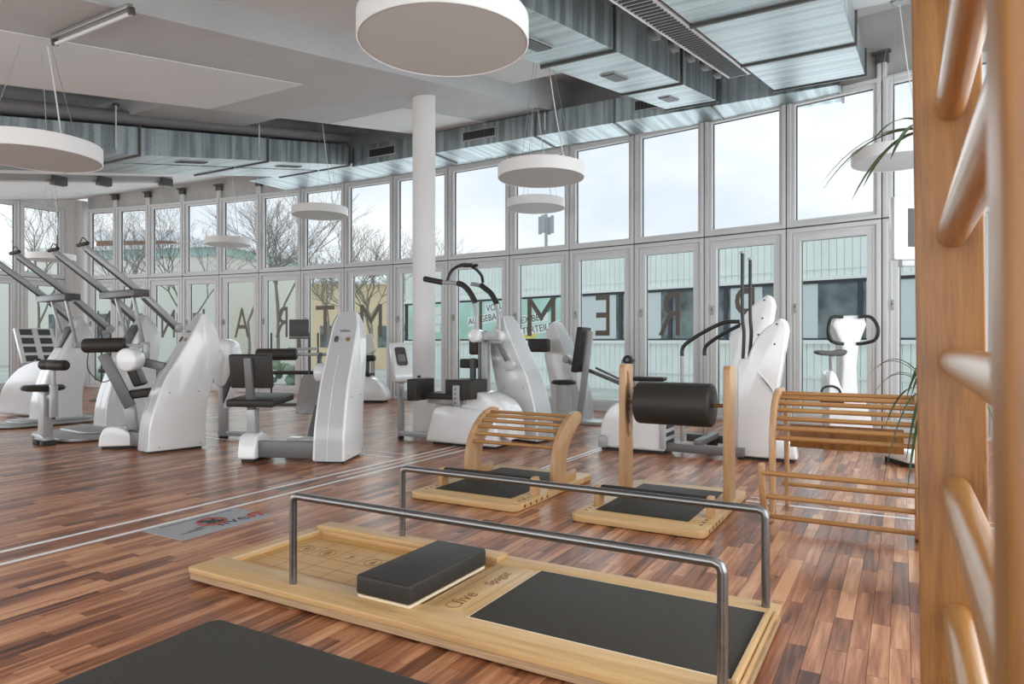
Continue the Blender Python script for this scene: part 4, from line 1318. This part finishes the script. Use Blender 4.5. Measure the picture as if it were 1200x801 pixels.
# stepper with two towers
st = thing('stepper', 'white cross-trainer with two fin towers and black poles behind the roller stand', 'exercise machine', (-2.81, 6.70, 0), 0)
podp = smooth_curve([(0.0, 0.03), (0.005, 0.22), (0.07, 0.40), (0.18, 0.50), (0.39, 0.51), (0.58, 0.44), (0.67, 0.32), (0.71, 0.03)], 5)
MB().prism(podp, 0.10, 0.42, 'y').build('rear_cover', 'white_gloss', st, 0.03, 3, 40)
MB().box(0.66, 0.72, 0.09, 0.43, 0.06, 0.40).build('vent_trim', 'panel_grey', st, 0.004)
for k in range(4):
    MB().box(0.70, 0.722, 0.12, 0.40, 0.10 + k * 0.08, 0.14 + k * 0.08).build('vent_slot', 'gasket', st, smooth=0)
MB().box(0.0, 0.09, 0.05, 0.16, 0.03, 0.16).build('transport_wheel', 'silver_paint', st, 0.02)
MB().box(0.02, 0.70, 0.12, 0.40, 0.0, 0.035).build('plinth', 'rubber', st)
for y in (0.13, 0.95):
    MB().box(0.70, 1.48, y, y + 0.07, 0.035, 0.12).build('frame_rail', 'mid_grey', st, 0.006)
MB().box(0.98, 1.06, 0.2, 0.95, 0.10, 0.16).build('cross_rail', 'mid_grey', st, 0.006)
MB().box(0.95, 1.05, 0.85, 0.95, 0.0, 0.10).build('rubber_foot', 'rubber', st, 0.006)
fin = [(1.395, 0.03), (1.40, 0.47), (1.405, 0.93), (1.43, 0.985), (1.50, 0.995)] + smooth_curve([(1.53, 1.08), (1.57, 1.17), (1.65, 1.27), (1.77, 1.36), (1.81, 1.372), (1.845, 1.335), (1.862, 1.26)], 4) + [(1.77, 0.65), (1.735, 0.37), (1.735, 0.03)]
for y, dx, dz, s_ in ((0.22, 0.0, 0.0, 1.0), (0.86, -0.22, 0.27, 1.0)):
    fo = MB().prism([(x + dx, z + (dz if z > 0.5 else 0)) for x, z in fin], y, y + 0.20, 'y').build('fin_tower', 'white_gloss', st, 0.03, 3, 40)
    for k in range(3):
        a = Vector((1.60 + dx + k * 0.04, y - 0.001, 0.86 - k * 0.05 + dz))
        MB().bar(a + Vector((0.0, -0.004, 0)), a + Vector((0.09, -0.004, -0.13)), 0.012, 0.012, (0, 1, 0)).build('vent_rib', 'white_gloss', fo, smooth=0)
    for x, z in ((1.60, 1.22), (1.77, 1.32), (1.75, 1.13)):
        MB().cyl((x + dx, y - 0.003, z + dz), (x + dx, y + 0.003, z + dz), 0.010, 8).build('screw', 'gasket', fo)
MB().box(1.40, 1.92, 0.25, 0.40, 0.0, 0.035).box(1.30, 1.70, 0.89, 1.03, 0.0, 0.035).build('rubber_foot', 'rubber', st)
MB().prism([(1.70, 0.03), (1.95, 0.03), (1.93, 0.16), (1.85, 0.20), (1.70, 0.2)], 0.24, 0.40, 'y').build('front_foot', 'white_gloss', st, 0.02, 3)
for x0, y0, zb, xt, zt in ((1.445, 0.28, 0.98, 1.44, 2.02), (1.49, 0.36, 0.98, 1.50, 1.96)):
    MB().tube(smooth_curve([(x0, y0, zb), (x0 - 0.01 * (x0 < 1.47) + 0.02, y0, zb + 0.25), (xt - 0.0, y0, zb + 0.45), (xt, y0, zt)], 5), 0.017, 12).build('arm_pole', 'black', st)
    MB().capsule((xt, y0, zt), (xt, y0, zt + 0.025), 0.023, 14, 0.3).build('pole_cap', 'silver_paint', st)
for y0, xa, dx in ((0.60, 0.75, 0.0), (0.90, 0.915, 0.0)):
    MB().tube(smooth_curve([(xa, y0, 1.00), (xa + 0.005, y0, 1.08), (xa + 0.06, y0, 1.145), (xa + 0.24, y0, 1.26), (xa + 0.44, y0, 1.352), (xa + 0.60, y0, 1.36)], 5), 0.021, 12).build('hand_rail', 'black', st)
    MB().cyl((xa, y0, 0.08), (xa, y0, 1.0), 0.02, 12).build('rail_post', 'silver_paint', st)
# exercise bike
bx, by, _ = at(990, 7.6, 0)
bk = thing('exercise_bike', 'white exercise bike with looped black handlebar behind the slatted frame', 'exercise bike', (bx, by, 0), YAW - 8)
MB().prism([(-0.165, 1.34), (-0.13, 1.44), (0.17, 1.44), (0.20, 1.34), (0.12, 1.12), (0.095, 0.9), (0.13, 0.05), (-0.08, 0.05), (-0.055, 0.9), (-0.07, 1.12)], -0.10, 0.12, 'y').build('front_column', 'white_gloss', bk, 0.025, 3, 40)
for s_ in (-1, 1):
    MB().tube(smooth_curve([(s_ * 0.08 + 0.02, -0.12, 1.425), (s_ * 0.20 + 0.02, -0.14, 1.42), (s_ * 0.255 + 0.02, -0.2, 1.30), (s_ * 0.235 + 0.02, -0.18, 1.18), (s_ * 0.15 + 0.02, -0.13, 1.14), (s_ * 0.07 + 0.02, -0.1, 1.13)], 5), 0.019, 10).build('handlebar', 'black', bk)
MB().prism(smooth_curve([(-0.26, 0.10), (-0.27, 0.78), (-0.20, 0.80), (-0.12, 0.62), (0.1, 0.50), (0.16, 0.05), (-0.2, 0.05)], 3, True), -0.35, -0.10, 'y').build('drive_cover', 'white_gloss', bk, 0.02, 3, 40)
MB().cyl((-0.20, -0.22, 0.76), (-0.21, -0.22, 1.0), 0.024, 12).build('saddle_post', 'silver_paint', bk)
MB().prism(smooth_curve([(-0.36, 1.02), (-0.36, 1.06), (-0.22, 1.055), (-0.10, 1.07), (-0.07, 1.04), (-0.12, 1.0), (-0.25, 1.0)], 3, True), -0.30, -0.14, 'y').build('saddle', 'dark_grey', bk, 0.02, 3)
MB().tube(smooth_curve([(-0.36, -0.36, 0.54), (-0.34, -0.36, 0.65), (-0.25, -0.36, 0.68), (-0.17, -0.36, 0.64), (-0.15, -0.36, 0.54)], 5), 0.012, 8).build('pedal_strap', 'black', bk)
MB().box(-0.36, -0.14, -0.42, -0.32, 0.50, 0.55).build('pedal', 'black', bk, 0.01)
MB().box(-0.3, 0.35, -0.30, -0.20, 0.0, 0.06).build('floor_bar', 'silver_paint', bk, 0.01)

# small machine far behind, beside the glazing
fm = thing('back_machine', 'low white machine with black pads at the glazing left of the console', 'exercise machine', (-8.95, 10.0, 0), 25)
MB().prism(smooth_curve([(-0.55, 0.04), (-0.50, 0.36), (-0.15, 0.50), (0.22, 0.44), (0.42, 0.2), (0.44, 0.04)], 5), -0.2, 0.2, 'y').build('body', 'white_gloss', fm, 0.03, 3, 40)
MB().box(-0.5, 0.38, -0.17, 0.17, 0.0, 0.04).build('plinth', 'rubber', fm)
cushion(fm, -0.45, 0.12, -0.18, 0.18, 0.50, 0.57)
cushion(fm, -0.40, 0.18, -0.06, 0.10, 0.78, 0.90, None, 'roller_pad', 'pad', 0.04)
MB().box(-0.02, 0.06, -0.03, 0.05, 0.5, 0.8).build('pad_post', 'dark_grey', fm, 0.006)
MB().bar((0.0, 0.1, 0.9), (-0.15, 0.25, 1.25), 0.4, 0.05, (0, 1, 0)).build('backrest', 'house_cream', fm, 0.02)

# rack with upright rods by the windows
for i, (u, d, lab) in enumerate(((318, 12.6, 'pair of thin black upright rods at the glazing behind the diamond foot plate'), (119, 13.5, 'pair of thin black upright rods at the far glazing behind the knee roller'))):
    x, y, _ = at(u, d, 0)
    t = thing('upright_rods', lab, 'exercise machine', (x, y, 0), 30)
    w = 0.86 if i == 0 else 0.18
    for s_ in (0, 1):
        MB().cyl((s_ * w, 0, 0.05), (s_ * w, 0, 1.32), 0.016, 10).build('rod', 'black', t)
    MB().box(-0.1, w + 0.1, -0.25, 0.25, 0.0, 0.05).build('base_plate', 'mid_grey', t, 0.01)
    MB().box(-0.05, w + 0.05, -0.03, 0.03, 0.55, 0.62).build('cross_bar', 'pad', t, 0.01)

# display on a white stand, half hidden by the wall bars
tv = thing('display_stand', 'white framed screen on a tall white stand, half hidden behind the wall bars', 'monitor', (0.24, 7.56, 0), YAW)
MB().box(-0.38, 0.30, -0.05, 0.05, 1.92, 2.52).build('screen_housing', 'white_gloss', tv, 0.02)
MB().box(-0.25, 0.22, -0.056, -0.045, 2.04, 2.40).build('screen', 'screen', tv, smooth=0)
MB().box(-0.30, 0.2, -0.04, 0.04, 1.86, 1.92).build('screen_bracket', 'panel_grey', tv, 0.01)
MB().box(0.06, 0.16, -0.04, 0.04, 0.1, 1.9).build('stand_post', 'white_gloss', tv, 0.01)
MB().prism(rounded(-0.36, 0.3, -0.25, 0.25, 0.05), 0.04, 0.15, 'z').build('stand_base', 'white_gloss', tv, 0.02, 3)
MB().box(-0.33, -0.2, -0.2, 0.2, 0.0, 0.04).box(0.15, 0.27, -0.2, 0.2, 0.0, 0.04).build('rubber_foot', 'rubber', tv)

# ------------------------------------------------------------------ plant and shelf at the wall bars
pp = thing('potted_plant', 'tall potted palm with narrow arching leaves behind the wall bars', 'plant', (0.28, 3.45, 0))
MB().lathe([(0.12, 0.0), (0.15, 0.02), (0.18, 0.32), (0.17, 0.34), (0.14, 0.33)], 32).build('pot', 'pot', pp)
MB().lathe([(0.01, 0.30), (0.15, 0.30), (0.15, 0.31), (0.01, 0.315)], 24).build('soil', 'soil', pp)
MB().tube(smooth_curve([(0, 0, 0.3), (-0.12, 0.0, 0.85), (-0.09, 0.02, 1.5), (-0.16, 0.0, 2.06)], 5), 0.018, 8).build('stem', 'bark_light', pp)


def leaf(parent, base, az, length, rise, droop, w):
    """arching strap leaf"""
    n = 10
    vs, fs = [], []
    dx, dy = math.cos(az), math.sin(az)
    for i in range(n + 1):
        t = i / n
        r = length * t * (1 - 0.12 * t)
        z = rise * t - droop * t * t
        ww = w * (0.35 + 1.3 * t) * (1 - t) ** 0.7 + 0.0008
        c = Vector(base) + Vector((dx * r, dy * r, z))
        sd = Vector((-dy, dx, 0)) * ww
        vs += [c - sd, c + Vector((0, 0, -ww * 0.35)), c + sd]
    for i in range(n):
        a, b = 3 * i, 3 * i + 3
        fs += [(a, a + 1, b + 1, b), (a + 1, a + 2, b + 2, b + 1)]
    return MB().add(vs, fs).build('leaf', 'leaf', parent, smooth=60)


for k in range(17):
    az = 2 * math.pi * k / 17 + random.uniform(-0.15, 0.15)
    leaf(pp, (-0.16, 0, 2.06), az, random.uniform(0.40, 0.62), random.uniform(0.08, 0.2), random.uniform(0.25, 0.45), 0.016)
for k in range(26):
    az = 2 * math.pi * k / 26 + random.uniform(-0.2, 0.2)
    leaf(pp, (-0.12, 0.0, 0.84), az, random.uniform(0.2, 0.38), random.uniform(0.5, 0.8), random.uniform(0.45, 0.95), 0.012)

sh = thing('white_shelf', 'white shelf unit seen in the gap between the wall bars', 'shelf', (0.95, 4.0, 0))
for x in (-0.3, 0.27):
    MB().box(x, x + 0.03, -0.18, 0.18, 0, 2.1).build('side_panel', 'wall_white', sh, 0.002)
for k in range(6):
    MB().box(-0.27, 0.27, -0.18, 0.18, 0.05 + k * 0.4, 0.075 + k * 0.4).build('shelf_board', 'wall_white', sh, 0.002)
MB().box(-0.3, 0.3, 0.18, 0.19, 0, 2.1).build('back_panel', 'wall_white', sh, smooth=0)

# ------------------------------------------------------------------ outside
MB().add([(-120, 11.2, -0.35), (60, 11.2, -0.35), (60, 120, -0.35), (-120, 120, -0.35)], [(0, 1, 2, 3)]).build('ground_outside', 'ground_out', smooth=0)['kind'] = 'structure'

# pale green building opposite: local x runs along its face to the right, -y towards the gym
ob = thing('opposite_building', 'pale green ribbed metal building with a long window band across the yard', 'building', (-6.06, 20.15, -0.35), -11.7)
OX0, OX1 = -12.3, 16.0
zb = lambda z: z + 0.35


def ribs(z0, z1):
    """trapezoidal ribbed sheet"""
    mb = MB()
    pts = []
    x = OX0
    while x < OX1:
        pts += [(x, 0.0), (x + 0.165, 0.0), (x + 0.172, 0.035), (x + 0.178, 0.035)]
        x += 0.185
    n = len(pts)
    vs = [(p[0], p[1], z0) for p in pts] + [(p[0], p[1], z1) for p in pts]
    return mb.add(vs, [(i, i + 1, n + i + 1, n + i) for i in range(n - 1)])


o = ribs(zb(2.80), zb(4.15)).build('ribbed_siding', 'siding', ob, smooth=0)
o = ribs(zb(-0.35), zb(1.12)).build('ribbed_siding', 'siding', ob, smooth=0)
MB().box(OX0, OX1, 0.06, 6.0, 0.0, zb(4.12)).build('core', 'siding', ob, smooth=0)
MB().box(OX0, OX1, -0.09, 0.06, zb(2.74), zb(2.82)).build('lintel_ledge', 'ledge_white', ob, smooth=0)
MB().box(OX0, OX1, -0.10, 0.06, zb(1.10), zb(1.20)).build('sill_ledge', 'ledge_white', ob, smooth=0)
MB().box(OX0, OX1, 0.02, 0.06, zb(1.2), zb(2.74)).build('glazing_back', 'win_dark', ob, smooth=0)
MB().box(OX0, OX1, -0.03, 0.03, zb(2.66), zb(2.74)).build('window_head', 'mullion_dark', ob, smooth=0)
MB().box(OX0, OX1, -0.03, 0.03, zb(1.20), zb(1.25)).build('window_sill', 'mullion_dark', ob, smooth=0)
x = OX0
k = 0
while x < OX1:
    MB().box(x, x + 0.12, -0.02, 0.05, zb(1.2), zb(2.74)).build('mullion', 'mullion_dark', ob, smooth=0)
    if k % 4 != 3:
        MB().box(x + 0.2, x + 0.2 + random.choice([0.6, 0.9, 1.3, 1.45]), 0.0, 0.03, zb(1.25), zb(2.66)).build('curtain', 'curtain', ob, smooth=0)
    x += 1.75
    k += 1
MB().box(OX0, OX1, -0.04, -0.02, zb(3.02), zb(3.05)).build('seam_strip', 'siding', ob, smooth=0)  # thin raised strip in the siding's own colour
MB().box(OX0, OX1, -0.04, -0.02, zb(0.2), zb(0.26)).build('ledge_strip', 'ledge_white', ob, smooth=0)

# banners in the window band of that building
def banner(label, x0, x1, lines, extra=()):
    c, sn = math.cos(R(11.7)), math.sin(R(11.7))
    xm = (x0 + x1) / 2
    bn = thing('banner', label, 'banner', (-6.06 + xm * c - 0.13 * sn, 20.15 - xm * sn - 0.13 * c, 1.2), -11.7)
    w = (x1 - x0) / 2
    MB().box(-w, w, -0.02, 0.0, 0.06, 1.46).build('cloth', 'banner', bn, smooth=0)
    for nm, m, poly in extra:
        MB().prism(poly, -0.026, -0.02, 'y').build(nm, m, bn, smooth=0)
    for txt, x, z, size in lines:
        T_ = Matrix.Translation((x, 0, z)) @ Matrix.Rotation(R(-7), 4, 'Y')
        hw = size * 0.30 * max(len(txt), 2) + 0.06
        MB().box(-hw, hw, -0.024, -0.02, -size * 0.5, size * 0.5).xf(T_).build('text_strip', 'ledge_white', bn, smooth=0)
        if txt.strip():
            text_part(txt, size, 'text_dark', bn, T_ @ Matrix.Translation((0, -0.03, 0)) @ Matrix.Rotation(R(90), 4, 'X'), 'lettering', 0.001)


banner('turquoise banner reading FLEXIBEL UNTERTEILBAR seen through the window with letter M', -6.3, -3.9, [('FLEXIBEL', -0.32, 0.74, 0.34), ('UNTERTEILBAR', 0.05, 0.40, 0.34)],
       [('arrow', 'banner_green', [(0.3, 0.95), (0.75, 1.46), (0.95, 1.46), (0.62, 0.98)]), ('corner_stripe', 'banner_yellow', [(-0.7, 0.07), (0.0, 0.07), (0.1, 0.26), (-0.7, 0.18)])])
banner('turquoise banner reading VOLL AUSGEBAUT behind the tall press handlebars', -9.1, -6.5, [('VOLL', 0.75, 1.22, 0.34), ('AUSGEBAUT', 0.35, 0.82, 0.34)])
banner('turquoise banner with plain white strips right beside the column', -11.9, -9.4, [('     ', 0.3, 1.15, 0.3), ('     ', 0.3, 0.8, 0.3), ('    ', 0.3, 0.45, 0.25)])


def block(name, label, cat, loc, rz, parts):
    t = thing(name, label, cat, (*loc, -0.35), rz)
    for nm, m, b in parts:
        MB().box(*b).build(nm, m, t, smooth=0)
    return t


x, y, _ = at(430, 38, 0)
block('yellow_house', 'ochre rendered house behind the bare trees', 'building', (x, y), YAW, [('wall', 'house_yellow', (-3.6, 2.9, 0, 6, 0, 4.7)), ('roof_edge', 'roof_snow', (-3.8, 3.1, -0.2, 6.2, 4.7, 4.85)), ('window', 'win_dark', (-2.6, -1.9, -0.03, 0, 1.2, 2.4)), ('window', 'win_dark', (0.6, 1.3, -0.03, 0, 1.2, 2.4))])
x, y, _ = at(225, 40, 0)
hg = block('flat_hall', 'cream hall with a dark green fascia and snowy roof far behind the left windows', 'building', (x, y), YAW - 12, [('wall', 'house_cream', (-11, 2.2, 0, 8, 0, 6.5)), ('fascia', 'house_green', (-11.1, 2.3, -0.1, 8, 6.5, 7.0)), ('roof', 'roof_snow', (-11.3, 2.5, -0.3, 8, 7.0, 7.25))])
for k in range(4):
    MB().box(-10 + k * 3, -8.6 + k * 3, -0.04, 0, 1.2, 3.2).build('window', 'win_dark', hg, smooth=0)
x, y, _ = at(165, 46, 0)
block('brick_house', 'brown brick house with snowy roof peeping over the flat hall', 'building', (x, y), YAW, [('wall', 'brick_red', (-3, 2.0, 0, 5, 0, 8.3)), ('roof', 'roof_snow', (-3.2, 2.2, -0.2, 5, 8.3, 9.0))])
x, y, _ = at(20, 44, 0)
block('grey_house', 'pale house far behind the left wall windows', 'building', (x, y), YAW, [('wall', 'house_cream', (-6, 3, 0, 5, 0, 5.5)), ('fascia', 'house_green', (-6, 3, -0.05, 5, 5.5, 6.1)), ('window', 'win_dark', (-3, -1.5, -0.03, 0, 2, 3.6))])
for i, (u, d, L_, lab) in enumerate(((310, 24, 6, 'low dark hedge outside below the letters R and A'), (200, 24, 5, 'low dark hedge outside left of letter A'))):
    x, y, _ = at(u, d, 0)
    mb = MB()
    for k in range(110):
        cx, cy, cz, r = random.uniform(-L_ / 2, L_ / 2), random.uniform(-0.35, 0.35), random.uniform(0.1, 0.75), random.uniform(0.10, 0.22)
        mb.lathe([(0.02, -r), (r * 0.7, -r * 0.7), (r, 0), (r * 0.7, r * 0.7), (0.02, r)], 9, (cx, cy, cz))
    o = mb.build('hedge', 'hedge', None, loc=(x, y, -0.35), rot=(0, 0, R(YAW)), smooth=60)
    tag(o, lab, 'hedge')


def tree(label, u, d, h, seed, m='bark', spread=0.55, depth=6, r0=0.085):
    rnd = random.Random(seed)
    x, y, _ = at(u, d, 0)
    t = thing('bare_tree', label, 'tree', (x, y, -0.35), group='bare trees outside the windows')
    tr, br, tw = MB(), MB(), MB()

    def grow(p, dr, ln, r, lv):
        q = p + dr * ln
        mid = p + dr * ln * 0.5 + Vector((rnd.uniform(-1, 1), rnd.uniform(-1, 1), 0)) * ln * 0.05
        (tr if lv < 1 else br if lv < 3 else tw).tube([p, mid, q], [r, r * 0.86, r * 0.72], 7 if lv < 2 else 4 if lv < 4 else 3, False)
        if lv >= depth:
            return
        n = 3 if lv < 4 else rnd.choice([2, 3])
        for k in range(n):
            ax = Vector((rnd.uniform(-1, 1), rnd.uniform(-1, 1), rnd.uniform(-0.25, 0.6))).normalized()
            nd = (dr + ax * spread * rnd.uniform(0.7, 1.35)).normalized()
            if nd.z < 0.0:
                nd.z *= 0.3
            grow(q if k else q, nd.normalized(), ln * rnd.uniform(0.66, 0.86), r * 0.60, lv + 1)
        if lv > 1:
            ax = Vector((rnd.uniform(-1, 1), rnd.uniform(-1, 1), 0.2)).normalized()
            grow(mid, (dr * 0.5 + ax * 0.8).normalized(), ln * 0.6, r * 0.5, max(lv + 2, depth - 1))

    grow(Vector((0, 0, 0)), Vector((rnd.uniform(-0.05, 0.05), 0, 1)), h * 0.26, r0, 0)
    tr.build('trunk', m, t, smooth=60)
    br.build('branches', m, t, smooth=60)
    o = tw.build('twigs', m, t, smooth=60)
    o['kind'] = 'stuff'


tree('tall bare tree behind the second window left of the hanging lamp', 327, 28, 8.6, 3)
tree('bare tree beside the low far lamp', 290, 34, 9.6, 5)
tree('bare tree before the ochre house behind letter M', 437, 24, 6.0, 8, 'bark_light', 0.62)
tree('bare tree behind letter T', 385, 29, 6.6, 11, 'bark_light', 0.6)
tree('bare tree at the left edge of the column', 474, 33, 7.6, 14, 'bark', 0.62)
tree('bare tree behind the leftmost front windows', 150, 32, 8.4, 17)
tree('bare tree behind the third window from the left corner', 222, 36, 9.2, 21)
tree('bare tree outside the left wall windows', 45, 32, 9.0, 24)

x, y, _ = at(640, 70, 0)
ms = thing('radio_mast', 'thin grey radio mast with antennas under the lower right lamp', 'mast', (x, y, -0.35))
MB().cyl((0, 0, 0), (0, 0, 14.6), 0.16, 10).build('pole', 'mast', ms)
for k in range(4):
    a = k * math.pi / 2
    MB().box(-0.15, 0.15, -0.1, 0.1, 12.6, 14.4).xf(Matrix.Translation((0.7 * math.cos(a), 0.7 * math.sin(a), 0))).build('antenna_panel', 'mast', ms, smooth=0)
    MB().bar((0, 0, 12.8), (0.7 * math.cos(a), 0.7 * math.sin(a), 12.8), 0.06, 0.06).build('antenna_arm', 'mast', ms, smooth=0)
MB().cyl((0, 0, 9.2), (0, 0, 9.5), 0.7, 12).build('platform_ring', 'mast', ms)
